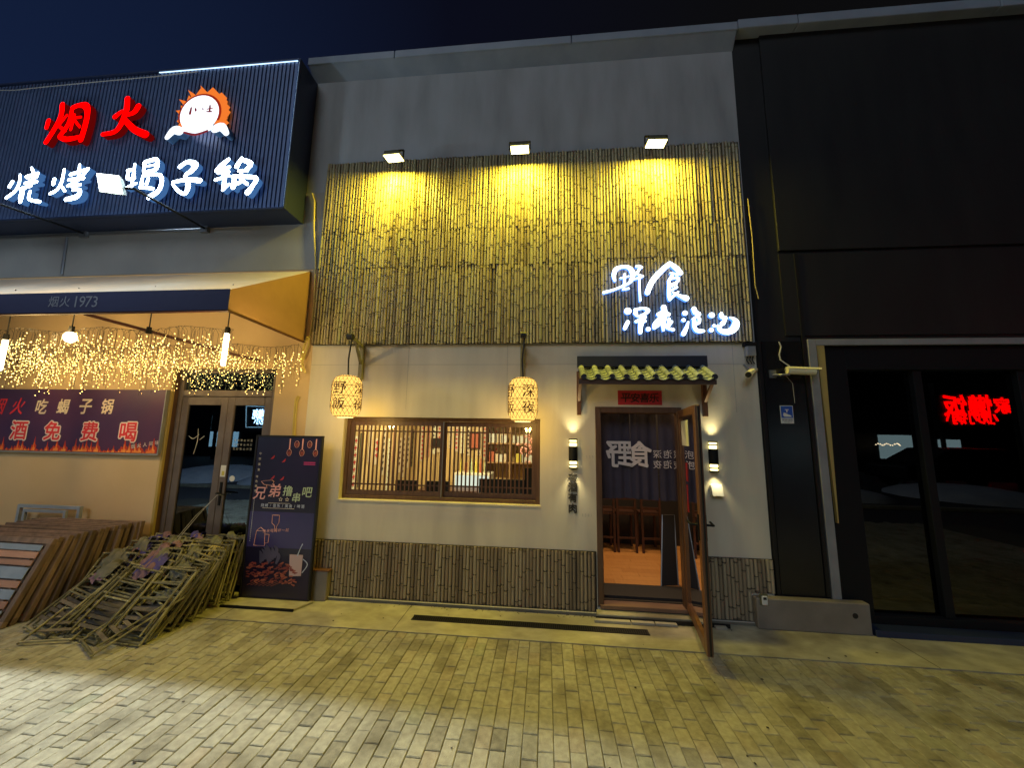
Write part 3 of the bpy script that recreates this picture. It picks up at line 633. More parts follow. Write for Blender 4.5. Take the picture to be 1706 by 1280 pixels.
# LED lettering on the bamboo
SG = thing('illuminated_lettering', 'glowing white brush lettering on the bamboo over the tiled door canopy', 'sign', (1.4, -.08, 3.2))
ox, oy, sc = 990, 430, 6.824; ppm = .00685*.93
chars = [
 [[(235,255,13),(222,200,22),(245,130,26),(310,100,18),(390,105,22),(435,160,30),(432,225,24),(400,280,14),(330,315,12),(220,360,12),(110,390,16)],[(298,227,8),(345,220,10),(392,205,7)],[(345,185,13),(342,290,12)],[(335,300,10),(340,352,10)],[(325,358,9),(392,345,11)]],
 [[(480,95,13),(515,95,16),(545,105,9)],[(522,108,14),(490,165,13),(465,185,10)],[(470,170,9),(500,190,10),(545,205,12)],[(440,243,10),(500,228,10),(552,208,12)],[(514,215,12),(515,350,10),(522,485,11)]],
 [[(860,62,26),(800,110,28),(700,210,31),(640,300,29),(605,392,28)],[(865,62,22),(930,112,30),(985,168,24)],[(985,175,18),(940,182,12),(868,168,9)],[(885,198,14),(845,262,15)],[(850,248,9),(905,228,10),(950,225,15),(952,262,14),(900,290,9),(845,300,9)],[(850,262,14),(850,400,20),(858,472,16)],[(935,295,12),(860,330,9)],[(940,332,12),(865,372,9)],[(858,470,14),(955,385,9)],[(895,392,10),(965,428,16),(1045,458,32)]],
 [[(380,602,38)],[(382,728,22),(348,798,20)],[(470,625,26),(485,655,13)],[(465,590,18),(550,570,12),(612,592,22),(585,630,16),(505,665,12)],[(580,672,16),(475,722,15)],[(555,690,30),(528,765,26),(524,845,20)],[(580,718,14),(495,722,12)],[(612,808,24)]],
 [[(790,560,30),(800,600,28)],[(728,640,20),(790,635,45),(848,640,20)],[(775,690,45),(705,755,38),(685,790,22)],[(785,690,35),(785,760,20),(785,820,13)],[(850,690,14),(850,740,18),(825,790,14),(900,815,16)],[(842,780,12),(880,725,15)]],
 [[(1032,625,27)],[(1015,705,20)],[(1070,725,8),(1050,790,18),(1015,862,24)],[(1135,578,26),(1152,620,26),(1200,640,15),(1122,695,13)],[(1195,690,17),(1190,740,14),(1135,752,11)],[(1135,712,20),(1142,790,20),(1180,828,22),(1242,830,16)]],
 [[(1335,648,30)],[(1362,770,17)],[(1330,818,23)],[(1445,632,17),(1450,670,21),(1500,682,14),(1440,745,11)],[(1490,692,11),(1480,740,11),(1435,775,11)],[(1405,770,13),(1432,820,24),(1510,842,30),(1580,810,38),(1612,745,38),(1590,697,20),(1540,675,7)]]]
chars[0] = chars[0]+chars.pop(1)
for st in chars: brush_char(st, ox, oy, sc, -.115, .035, .98, 'character', ['led_white', 'led_blueside'], SG, ppm)
# tiled canopy over the door
CP = thing('tiled_canopy', 'small grey tiled canopy on wooden brackets above the red paper and the doorway', 'canopy', (1.0, 0, 2.3))
cx0, cx1 = .352, 1.655; yr, zr, ye, ze = -.015, 2.475, -.30, 2.315
m = MB(); m.box(cx0-.01, cx1+.02, -.05, -.001, 2.47, 2.585); m.build('ridge_board', 'ridgedark', CP)
m = MB(); m.box(cx0-.02, cx1-.01, ye+.01, ye+.04, ze-.065, ze-.02); m.hexa([(cx0, ye+.04, ze-.045), (cx1-.03, ye+.04, ze-.045), (cx1-.03, 0, zr-.06), (cx0, 0, zr-.06)], [(cx0, ye+.04, ze-.028), (cx1-.03, ye+.04, ze-.028), (cx1-.03, 0, zr-.04), (cx0, 0, zr-.04)]); m.build('eave_beam', 'eavewood', CP)
NT = 10; pit = (cx1-cx0-.06)/(NT-1)
def slope(t, dz=0): return (yr+(ye-yr)*t, zr+(ze-zr)*t+dz)
def cover_tile(x, t0, t1, r):
    m = MB(); vs = []; n = 7
    for t, rr in ((t0, r*.92), (t1, r)):
        y, z = slope(t)
        for rad in (rr, rr-.008):
            for k in range(n): a = math.pi*k/(n-1); vs.append((x+rad*math.cos(a), y, z+rad*math.sin(a)*1.1))
    fs = []
    for k in range(n-1): fs += [(k, k+1, 2*n+k+1, 2*n+k), (n+k+1, n+k, 3*n+k, 3*n+k+1), (2*n+k, 2*n+k+1, 3*n+k+1, 3*n+k)]
    return m.add(vs, fs)
def trough_tile(x, t0, t1, wdt):
    m = MB(); vs = []; n = 7
    for t, dz in ((t0, 0), (t1, .010)):
        y, z = slope(t, dz)
        for th in (0, -.009):
            for k in range(n): u = -1+2*k/(n-1); vs.append((x+u*wdt/2, y, z+th-.002-.026*(1-u*u)))
    fs = []
    for k in range(n-1): fs += [(k+1, k, 2*n+k, 2*n+k+1), (n+k, n+k+1, 3*n+k+1, 3*n+k), (2*n+k+1, 2*n+k, 3*n+k, 3*n+k+1)]
    return m.add(vs, fs)
for i in range(NT):
    x = cx0+.03+i*pit
    for t0, t1 in ((.0, .36), (.32, .68), (.64, 1.0)): cover_tile(x, t0, t1, .031).build('cover_tile', 'tile', CP, smooth=False)
    m = MB(); y, z = slope(1.0); m.tube([(x, y-.004, z+.008), (x, y+.012, z+.008)], .029, 10); m.build('end_disc', 'ridgedark', CP)
    if i < NT-1:
        for k in range(5): trough_tile(x+pit/2, k*.205, k*.205+.24 if k < 4 else 1.04, pit-.03).build('trough_tile', 'tile', CP)
for xa, xb in ((.335, .375), (1.615, 1.655)):
    m = MB(); m.box(xa, xb, -.045, -.001, 1.955, 2.42); m.hexa([(xa+.006, -.045, 2.10), (xb-.006, -.045, 2.10), (xb-.006, -.045, 2.14), (xa+.006, -.045, 2.14)], [(xa+.006, -.25, 2.285), (xb-.006, -.25, 2.285), (xb-.006, -.25, 2.31), (xa+.006, -.25, 2.31)]); m.build('wall_bracket', 'brownlight', CP)
# red paper
rp = thing('red_paper_banner', 'small red paper with four black characters above the doorway', 'sign', (1.0, 0, 2.15))
a, zt_ = W(1029, 651); b, _ = W(1102, 651); _, zb_ = W(1060, 675); bx('sheet', 'red', rp, a, b, -.004, -.001, zb_, zt_)
put_chars([(ch, a+(b-a)*(.18+.215*k), (zb_+zt_)/2, -.0055, .095, dict(bold=.02, shear=.1)) for k, ch in enumerate('平安喜乐')], 'ink', rp)
# vertical black lettering
vl = thing('vertical_lettering', 'four small black characters running down the plaster under the wall light beside the window', 'lettering', (.29, 0, 1.2)); m = MB()
for k, ch in enumerate('有酒有肉'):
    X, Z = W(954, (796, 812, 829, 847)[k]); m = MB(); put(m, ch, X, Z, -.010, .090, bold=.02, depth=.006); m.build('character', 'ink', vl)
# stencilled marks, faint
m = MB()
for px, py, s_ in ((985, 762, '1591'), (978, 859, '1381')):
    X, Z = W(px, py)
    for k, ch in enumerate(s_): put(m, ch, X-.045+.03*k, Z, -.0015, .03, wide=.8)
m.build('stamped_number', 'stencil', B, kind='stuff')
# sconces: half round body with lit gaps
def sconce(X, lab):
    t = thing('wall_light', lab, 'wall light', (X, 0, 1.55), 'up and down wall lights either side of the door')
    def ring(z0, z1, r, name, mat):
        m = MB(); n = 10; vs = []
        for z in (z0, z1):
            for k in range(n): a = math.pi*k/(n-1); vs.append((X-r*math.cos(a), -.012-r*.95*math.sin(a), z))
        m.add(vs, [(k, k+1, n+k+1, n+k) for k in range(n-1)]+[tuple(range(n))[::-1], tuple(n+k for k in range(n)), (n-1, 0, n, 2*n-1)]); m.build(name, mat, t, smooth=False)
    ring(1.475, 1.628, .046, 'body', 'blackmetal')
    for a, b in ((1.662, 1.674), (1.692, 1.706)): ring(a, b, .045, 'fin', 'blackmetal')
    for a, b in ((1.432, 1.444), (1.398, 1.412)): ring(a, b, .045, 'fin', 'blackmetal')
    ring(1.6285, 1.6615, .036, 'lamp_glow', 'sconce'); ring(1.6745, 1.6915, .036, 'lamp_glow', 'sconce'); ring(1.4445, 1.4745, .036, 'lamp_glow', 'sconce'); ring(1.4125, 1.4315, .036, 'lamp_glow', 'sconce')
    bx('back_plate', 'blackmetal', t, X-.02, X+.02, -.012, -.001, 1.41, 1.69)
    spot('up_light', t, (0, -.055, .165), (R(180-7), 0, 0), 6, (1, .84, .42), 85, 1, .03)
    spot('down_light', t, (0, -.055, -.165), (R(7), 0, 0), 6, (1, .84, .42), 85, 1, .03)
sconce(.292, 'black up and down wall light on the plaster between window and door')
sconce(1.692, 'black up and down wall light on the plaster right of the open door')
# switch box
sw = thing('doorbell_box', 'small white covered switch box under the wall light right of the door', 'switch box', (1.69, 0, 1.22))
xs_, zs_ = W(1191, 817); bx('box', 'whiteplastic', sw, xs_-.052, xs_+.052, -.03, -.001, zs_-.055, zs_+.055, bevel=.006)
m = MB(); m.hexa([(xs_-.055, -.032, zs_-.02), (xs_+.055, -.032, zs_-.02), (xs_+.055, -.032, zs_+.058), (xs_-.055, -.032, zs_+.058)], [(xs_-.055, -.075, zs_-.05), (xs_+.055, -.075, zs_-.05), (xs_+.055, -.040, zs_+.062), (xs_-.055, -.040, zs_+.062)]); m.build('cover', 'whiteplastic', sw, bevel=.004)
# lanterns
def lantern(cx, cy, zb, zt, rot, lab, post_x, post_lab):
    t = thing('paper_lantern', lab, 'lantern', (cx, cy, zb), 'two glowing bamboo lanterns over the window')
    h = zt-zb; Rr = .142; prof = [(0, .55), (.05, .80), (.13, .95), (.25, 1), (.75, 1), (.87, .95), (.95, .80), (1, .58)]
    n = 24; m = MB(); vs = [(cx+Rr*p*math.cos(2*math.pi*k/n), cy+Rr*p*math.sin(2*math.pi*k/n), zb+q*h) for q, p in prof for k in range(n)]
    m.add(vs, [(j*n+k, j*n+(k+1) % n, (j+1)*n+(k+1) % n, (j+1)*n+k) for j in range(len(prof)-1) for k in range(n)]); m.build('shade', 'lanternpaper', t, smooth=True)
    m = MB(); m.tube([(cx, cy, zb-.004), (cx, cy, zb+.01)], .075, 14); m.build('bottom_opening', 'lanternbright', t)
    def rad(q):
        for (a, ra), (b, rb) in zip(prof, prof[1:]):
            if a <= q <= b: return ra+(rb-ra)*(q-a)/(b-a)
        return .6
    m = MB(); N = 20
    for s_ in (-1, 1):
        for k in range(N):
            pts = []
            for j in range(13):
                q = j/12; a = 2*math.pi*k/N+s_*q*1.9; r = Rr*rad(q)+.003; pts.append((cx+r*math.cos(a), cy+r*math.sin(a), zb+q*h))
            m.tube(pts, .0021, 3, False)
    for q in (.03, .25, .5, .75, .97):
        r = Rr*rad(q)+.004; m.tube([(cx+r*math.cos(2*math.pi*k/20), cy+r*math.sin(2*math.pi*k/20), zb+q*h) for k in range(21)], .0028, 4, False)
    m.build('bamboo_netting', 'netting', t, kind='stuff')
    for (ang, col) in ((rot, '深夜'), (rot-80, '野飯')):
        for j, ch in enumerate(col):
            m = MB(); vs, fs, gw, gh = glyph(ch, 0, 0); k = .12/max(gh, .6)
            for q, (ox_, oz_) in enumerate(((0, 0), (.0016, 0))):
                out = []
                for x, y, z in vs: a = R(ang-90)+(x*k+ox_)/Rr; r = Rr+.006+q*.0004; out.append((cx+r*math.cos(a), cy+r*math.sin(a), zb+h*(.68-.36*j)+y*k+oz_))
                m.add(out, fs)
            m.build('character', 'brownink', t)
    l = bpy.data.lights.new('lantern_bulb', 'POINT'); l.energy = 8; l.color = (1, .62, .16); l.shadow_soft_size = .04
    o = bpy.data.objects.new('lantern_bulb', l); COL.objects.link(o); o.parent = t; o.location = (0, 0, -.06)
    zc = 2.73
    m = MB(); m.tube([(cx, cy, zt-.01), (cx-.012, cy, zt+.18), (cx+.01, cy, zc-.02)], .009, 6); m.build('hanging_cord', 'cableblack', t)
    b = thing('lantern_bracket', post_lab, 'bracket', (post_x, 0, 2.5), 'wooden brackets carrying the lanterns')
    dx = cx-post_x
    m = MB(); m.box(post_x-.022, post_x+.022, -.045, -.001, 2.33, 2.725); m.build('post', 'wood', b)
    m = MB(); m.hexa([(post_x-.018, -.045, 2.69), (post_x+.018, -.045, 2.69), (post_x+.018, -.045, 2.728), (post_x-.018, -.045, 2.728)], [(cx-.018, cy-.03, 2.70), (cx+.018, cy-.03, 2.70), (cx+.018, cy-.03, 2.738), (cx-.018, cy-.03, 2.738)]); m.build('arm', 'wood', b)
    m = MB(); m.hexa([(post_x-.014, -.045, 2.50), (post_x+.014, -.045, 2.50), (post_x+.014, -.045, 2.54), (post_x-.014, -.045, 2.54)], [(post_x+dx*.6-.014, cy*.6, 2.66), (post_x+dx*.6+.014, cy*.6, 2.66), (post_x+dx*.6+.014, cy*.6, 2.695), (post_x+dx*.6-.014, cy*.6, 2.695)]); m.build('brace', 'wood', b)
    m = MB(); m.tube([(cx-.03, cy-.02, 2.715), (cx+.03, cy-.02, 2.715)], .032, 10); m.build('cord_roll', 'cableblack', b)
lantern(-2.005, -.42, 1.885, 2.305, 80, 'glowing bamboo lantern hanging above the left corner of the window', -2.09, 'wooden wall bracket with brace above the left corner of the window')
lantern(-.215, -.42, 1.865, 2.285, 25, 'glowing bamboo lantern hanging above the right corner of the window', -.25, 'wooden wall bracket above the right corner of the window')
# junction box and cameras
jb = thing('junction_box', 'grey junction box at the upper right corner of the plaster wall', 'box', (2.06, 0, 2.62))
xj, zj = W(1247, 587); bx('box', 'trimgrey', jb, xj-.045, xj+.045, -.06, -.001, zj-.05, zj+.055, bevel=.005)
m = MB(); m.box(xj-.06, xj+.05, -.065, -.0015, zj+.056, zj+.09); m.build('cap', 'blackmetal', jb)
m = MB()
for dx in (-.03, 0, .025): m.tube([(xj+dx, -.03, zj-.05), (xj+dx-.01, -.03, zj-.09), (xj+dx+.01, -.03, zj-.13)], .007, 5)
m.build('cable', 'cableblack', jb)
c2 = thing('security_camera', 'small tilted camera under the grey junction box by the dark pillar', 'camera', (2.07, 0, 2.4))
p0 = Vector((2.14, -.03, 2.44)); p1 = Vector((2.02, -.14, 2.37))
m = MB(); m.tube([p0, p1], [.032, .036], 8); m.build('body', 'creamplastic', c2); m = MB(); m.tube([p1+Vector((-.001, -.001, 0)), p1+Vector((-.010, -.009, -.005))], .028, 10); m.build('lens', 'blackmetal', c2)
m = MB(); m.tube([p0, (2.17, -.004, 2.42)], .008, 6); m.tube([(2.10, -.03, 2.44), (2.07, -.01, 2.47), (2.05, -.002, 2.50)], .01, 6); m.build('mount', 'greymetal', c2)

# ================================================================== DARK BUILDING ON THE RIGHT
D = thing('dark_shopfront', 'unlit dark building with a wide glazed shopfront right of the restaurant', 'building', (5, 0, 0))
m = MB(); m.box(2.182, 9, 0, .14, 2.76, 6.5); m.box(2.182, 2.67, 0, .14, 0, 2.76); m.build('wall', 'darkpanel', D)
m = MB(); xa = 2.482
m.box(xa, 5.4, -.028, -.001, 3.735, 6.42); m.box(5.403, 9, -.028, -.001, 3.735, 6.42)
m.build('wall_panel', 'darkpanel', D, bevel=.003)
m = MB(); xs = [2.2, 2.85, 4.9, 7, 9]
for a, b in zip(xs, xs[1:]): m.box(a+.004, b-.004, -.13, .2, zb if False else W(1320, 38.6, -.13)[1], W(1320, 23.5, -.13)[1])
m.build('coping', 'coping', D, bevel=.006)
pl = MB(); pl.box(2.235, 2.62, -.018, -.001, .28, 2.74); pl.build('pillar', 'darkpillar', D)
for a, b in ((2.19, 2.222), (2.628, 2.662)): bx('metal_edge', 'darkmetal', D, a, b, -.03, -.001, .28, 3.7)
bx('fascia', 'darkpanel', D, 2.482, 9, -.02, -.001, 2.80, 3.70)
t = MB(); t.box(2.672, 2.752, -.035, -.001, .268, 2.757); t.box(2.754, 9, -.035, -.001, 2.692, 2.757); t.build('door_trim', 'trimgrey', D, bevel=.003)
m = MB(); m.add([(2.757, -.03, 2.69), (2.83, -.03, 2.69), (2.795, -.03, .95), (2.785, -.03, .95), (2.757, -.001, 2.69), (2.83, -.001, 2.69), (2.795, -.001, .95), (2.785, -.001, .95)], [(3, 2, 1, 0), (0, 1, 5, 4), (1, 2, 6, 5), (2, 3, 7, 6), (3, 0, 4, 7)]); m.build('yellow_tape', 'yellowtrim', D)
YG = .10
gx = lambda px, py=620: W(px, py, YG)[0]
xm0, xm1 = gx(1512), gx(1526); xn0 = gx(1683)
m = MB(); m.box(2.752, 3.06, .02, .12, 0.02, 2.69); m.box(3.06, 9, .02, .12, 2.45, 2.69); m.box(xm0, xm1, .05, .13, .12, 2.45); m.box(xn0, xn0+.09, .05, .13, .12, 2.45); m.box(3.06, 9, .03, .12, .02, .12)
m.build('shop_window_frame', 'blackmetal', D, bevel=.003)
for a, b in ((3.06, xm0), (xm1, xn0), (xn0+.09, 6.6), (6.6, 9)): bx('glass_pane', 'glassdark', D, a+.001, b-.001, YG, YG+.01, .12, 2.45)
m = MB(); m.box(2.9, 9, 2.9, 2.95, .0, 2.8); m.box(2.85, 2.9, .14, 2.9, 0, 2.8); m.box(2.9, 9, .14, 2.9, 2.80, 2.85); m.box(2.9, 9, .15, 2.9, .0, .02); m.build('interior_wall', 'interiordark', D)
bx('threshold', 'signside', D, 2.95, 9, -.115, .02, .001, .055, bevel=.004)
eb = bx('end_block', 'boxstone', D, 1.962, 2.935, -.10, -.0195, 0, .268, bevel=.008)
X, Z = W(1425, 1027, -.1); m = MB(); m.tube([(X, -.1015, Z), (X, -.099, Z)], .024, 14); m.build('drain_hole', 'cableblack', eb)
X, Z = W(1272, 999, -.1); sk = thing('outdoor_socket', 'small covered electric socket on the stone block right of the door', 'socket', (X, -.1, Z))
bx('back_box', 'boltbody', sk, X-.035, X+.035, -.108, -.1005, Z-.05, Z+.05); bx('cover', 'whiteplastic', sk, X-.024, X+.026, -.125, -.1085, Z-.045, Z+.035, bevel=.006); bx('socket_hole', 'cableblack', sk, X-.014, X+.014, -.1265, -.1252, Z+.004, Z+.026)
m = MB(); m.tube([(2.205, -.035, 4.35), (2.215, -.04, 3.9), (2.21, -.035, 3.35), (2.235, -.03, 3.2)], .0045, 5)
tag(m.build('power_cable', 'cord', None), 'thin yellow cable running down the edge between bamboo and dark building', 'cable')
# camera on the pillar
c1 = thing('security_camera', 'long cream bullet camera on the dark pillar above the blue sign', 'camera', (2.5, -.1, 2.4))
a = Vector((*[W(1311, 618, -.10)[0], -.10], W(1311, 618, -.10)[1])); b = Vector((W(1362, 620, -.13)[0], -.13, W(1362, 620, -.13)[1]))
d_ = (b-a).normalized()
m = MB(); m.tube([a, b-d_*.02], .034, 12); m.build('body', 'creamplastic', c1)
m = MB(); up = Vector((0, 0, .036)); sd = d_.cross(Vector((0, 0, 1))).normalized()*.036
m.hexa([a-sd+up*.6, b+d_*.02-sd+up*.6, b+d_*.02+sd+up*.6, a+sd+up*.6], [a-sd*.6+up*1.15, b+d_*.03-sd*.6+up*1.15, b+d_*.03+sd*.6+up*1.15, a+sd*.6+up*1.15]); m.build('hood', 'creamplastic', c1)
m = MB(); m.tube([b-d_*.0195, b-d_*.012], .029, 12); m.build('lens', 'blackmetal', c1)
m = MB(); m.tube([a+d_*.02-up, a-d_*.05-up*1.2, (a.x-.09, -.02, a.z-.03)], .011, 8); m.box(a.x-.125, a.x-.06, -.03, -.0185, a.z-.06, a.z+.02); m.build('mount', 'greymetal', c1)
m = MB(); q = [(2.405, -.022, 2.735), (2.42, -.024, 2.68), (2.395, -.025, 2.60), (2.40, -.03, 2.54), (2.46, -.06, 2.47), (a.x, -.08, a.z+.01)]; m.tube(q, .007, 6)
tag(m.build('camera_cable', 'cablewhite', None), 'pale cable curving down the pillar into the cream bullet camera', 'cable')
m = MB(); m.tube([(a.x+.01, -.06, a.z-.04), (2.50, -.022, 2.30), (2.505, -.021, 2.10)], .0022, 4); tag(m.build('camera_wire', 'cablewhite', None), 'thin wire hanging from the cream camera to the blue sign', 'cable')
cs = thing('camera_notice', 'small blue and white camera notice plate on the dark pillar', 'sign', (2.43, -.02, 2.0))
xa_, za_ = W(1299, 676, -.022); xb_, zb2 = W(1323, 706, -.022); bx('plate', 'whiteplastic', cs, xa_, xb_, -.024, -.0185, zb2, za_)
bx('blue_field', 'signblue', cs, xa_+.006, xb_-.006, -.0255, -.0242, zb2+.055, za_-.006)
m = MB(); cx = (xa_+xb_)/2; cz = zb2+.085; m.prism([(cx-.04, cz), (cx-.03, cz-.018), (cx+.042, cz-.018), (cx+.035, cz-.005), (cx-.03, cz+.025)], -.0268, -.0256); m.box(cx-.005, cx+.005, -.0268, -.0256, cz+.026, cz+.055); m.box(cx-.018, cx+.018, -.0269, -.0257, cz+.05, cz+.057); m.build('camera_symbol', 'whiteplastic', cs)
m = MB()
for k, ch in enumerate('您已进入监控区'): put(m, ch, xa_+.018+k*(xb_-xa_-.03)/6.4, zb2+.036, -.0255, .019)
for k, ch in enumerate('视频监控中'): put(m, ch, xa_+.035+k*.015, zb2+.014, -.0255, .012)
m.build('lettering', 'ink', cs, kind='stuff')
# ================================================================== LEFT GRILL SHOP
G = thing('grill_shop_building', 'barbecue shop front with warm yellow wall, double glass door and awning at the left', 'building', (-5, 0, 0))
GY = .0
GX0, GX1, GZ1 = W(291, 700)[0], W(459, 615)[0]+.02, 2.46
m = MB(); GX0 = -4.47
m.box(-10, GX0, 0, .14, 0, 4.69); m.box(GX0, GX1, 0, .14, GZ1, 4.69); m.box(GX1, LX-.002, 0, .14, 0, 3.70); m.box(GX1, LX-.002, 0, .14, 3.70, 4.69)
m.cur = 0; m.build('wall', 'plaster_left', G)
m = MB(); m.box(-10, LX-.002, -.006, -.001, 3.68, 4.69); m.build('upper_wall', 'plaster_left_up', G)
bx('parapet_wall', 'plaster_left_up', G, -10, -3.04, .02, .14, 4.7, 5.9)
YD = .09
dx = lambda px, py=700: W(px, py, YD)[0]
def dX(px, py): return W(px, py, YD)[0]
fx0, fx1 = dX(308, 660)-.07, dX(455, 660); fzt = W(380, 617, YD)[1]+.01; tzb = 2.135
frm = MB(); frm.box(fx0, fx0+.06, YD-.02, YD+.05, .02, fzt); frm.box(fx1, fx1+.05, YD-.02, YD+.05, .02, fzt); frm.box(fx0+.06, fx1, YD-.02, YD+.05, fzt-.05, fzt); frm.box(fx0+.06, fx1, YD-.02, YD+.05, tzb, tzb+.075)
dfr = frm.build('door_frame', 'doorframe', G, bevel=.004)
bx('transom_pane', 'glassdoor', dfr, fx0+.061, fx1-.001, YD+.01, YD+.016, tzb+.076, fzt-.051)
mx = dX(378, 700)
bx('reveal', 'yellowtrim', G, GX0+.001, GX0+.03, .002, .10, 0, GZ1-.001); bx('reveal', 'brownframe', G, GX0+.031, fx0-.001, .03, .12, 0, GZ1-.001)
for a, b, nmx in ((fx0+.062, mx-.002, 1), (mx+.002, fx1-.002, 2)):
    m = MB(); ww = .085; z0, z1 = .03, tzb-.004
    m.box(a, a+ww, YD-.012, YD+.03, z0, z1); m.box(b-ww, b, YD-.012, YD+.03, z0, z1); m.box(a+ww, b-ww, YD-.012, YD+.03, z0, z0+.20); m.box(a+ww, b-ww, YD-.012, YD+.03, z1-.10, z1)
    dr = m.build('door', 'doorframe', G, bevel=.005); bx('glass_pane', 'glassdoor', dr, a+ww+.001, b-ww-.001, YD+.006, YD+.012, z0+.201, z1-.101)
    if nmx == 2:
        m = MB(); m.box(a+.03, a+.055, YD-.022, YD-.0125, .88, 1.14); m.tube([(a+.042, YD-.02, 1.02), (a+.042, YD-.07, 1.02), (a+.17, YD-.072, 1.01)], .009, 6); m.build('handle', 'blackmetal', dr)
        bx('price_sticker', 'whiteplastic', dr, a+.01, a+.075, YD-.0145, YD-.0122, 1.20, 1.33); bx('sticker_mark', 'goodsb', dr, a+.03, a+.062, YD-.016, YD-.0147, 1.215, 1.265)
        m = MB(); m.tube([(a+.15, YD+.003, 1.18), (a+.15, YD+.0055, 1.18)], .034, 12); m.build('round_sticker', 'whiteplastic', dr)
        m = MB()
        for r_ in range(3):
            for k in range(6): put(m, '日时营业间至'[k], a+.13+k*.042, 1.62-r_*.05, YD+.004, .026)
        m.build('window_lettering', 'stencil', dr, kind='stuff')
    else:
        m = MB(); brush(m, [(a+.13, 1.66, .002), (a+.19, 1.63, .004), (a+.26, 1.68, .002)], YD+.003, YD+.005, 0, 0); brush(m, [(a+.24, 1.75, .002), (a+.25, 1.6, .004), (a+.22, 1.45, .002)], YD+.0025, YD+.005, 0, 0); brush(m, [(a+.28, 1.62, .003), (a+.33, 1.66, .006)], YD+.002, YD+.005, 0, 0); m.build('window_drawing', 'stencil', dr)
m = MB(); m.box(-6.4, -2.75, 3.4, 3.45, 0, 2.6); m.box(-6.4, -2.75, .15, 3.4, 0, .02); m.box(-6.4, -2.75, .15, 3.4, 2.6, 2.65); m.box(-6.45, -6.4, .15, 3.4, 0, 2.6); m.box(-2.75, -2.72, .15, 3.4, 0, 2.6); m.build('interior_wall', 'interiordark', G)
# big sign box
SY = -.30
sx1 = (W(503.3, 101.5, SY)[0]+W(477.4, 349, SY)[0])/2; sx0 = -10
szt = W(503.3, 101.5, SY)[1]; szb = W(477.4, 349, SY)[1]
SB = thing('shop_sign', 'large navy ribbed sign box with glowing red and white brush characters and flame logo', 'sign', (-6, SY, 5.2))
m = MB(); m.box(sx0, sx1, SY+.01, -.0, szb, szt); m.build('case', 'signside', SB)
m = MB(); m.box(sx0, sx1-.02, SY+.0, SY+.009, szb+.02, szt-.02); m.build('face_panel', 'navypanel', SB)
m = MB(); x = sx1-.03
while x > -9.5: m.box(x-.045, x-.012, SY-.016, SY-.0005, szb+.025, szt-.025); x -= .052
m.build('rib', 'navypanel', SB, kind='stuff')
m = MB(); m.box(sx1-.012, sx1-.0005, SY-.035, SY+.009, szb, szt); m.box(sx0, sx1-.0125, SY-.035, SY+.0, szb-.004, szb+.015); m.box(sx0, sx1-.0125, SY-.035, SY+.0, szt-.015, szt+.004); m.build('edge_profile', 'signside', SB)
m = MB(); m.box(sx1-.022, sx1-.0145, SY-.024, SY-.018, szb+.03, szt-.03); m.build('led_strip', 'led_strip', SB)
m = MB(); m.box(-9.5, sx1-.04, SY-.028, SY-.020, szb+.0155, szb+.019); m.build('led_strip', 'led_strip', SB)
m = MB(); m.box(-4.9, sx1-.04, SY-.028, SY-.020, szt-.024, szt-.019); m.build('led_strip', 'led_strip', SB)
LY = SY-.10
ppl = .0069
red = [[[(262,212,28),(252,300,28),(205,400,28),(130,518,28)],[(150,345,26),(135,400,24)],[(300,300,14),(245,370,16)],[(225,380,14),(285,430,20)],[(350,240,28),(395,222,26),(455,225,38),(468,290,30),(448,390,30),(415,500,30)],[(345,250,22),(315,370,24),(245,470,26)],[(245,480,24),(300,498,28),(410,478,22)],[(325,330,15),(415,318,15)],[(365,300,15),(335,420,15)],[(370,350,13),(408,398,14)]],
 [[(790,165,30),(782,260,32),(740,370,30),(685,435,26),(590,455,22)],[(745,270,20),(690,312,28)],[(880,228,32),(848,275,28),(790,300,18)],[(772,340,26),(845,415,34),(940,458,38)]]]
for st in red: brush_char(st, 50, 130, 4.874, LY, .06, .86, 'character', ['led_red', 'red_glow'], SB, ppl)
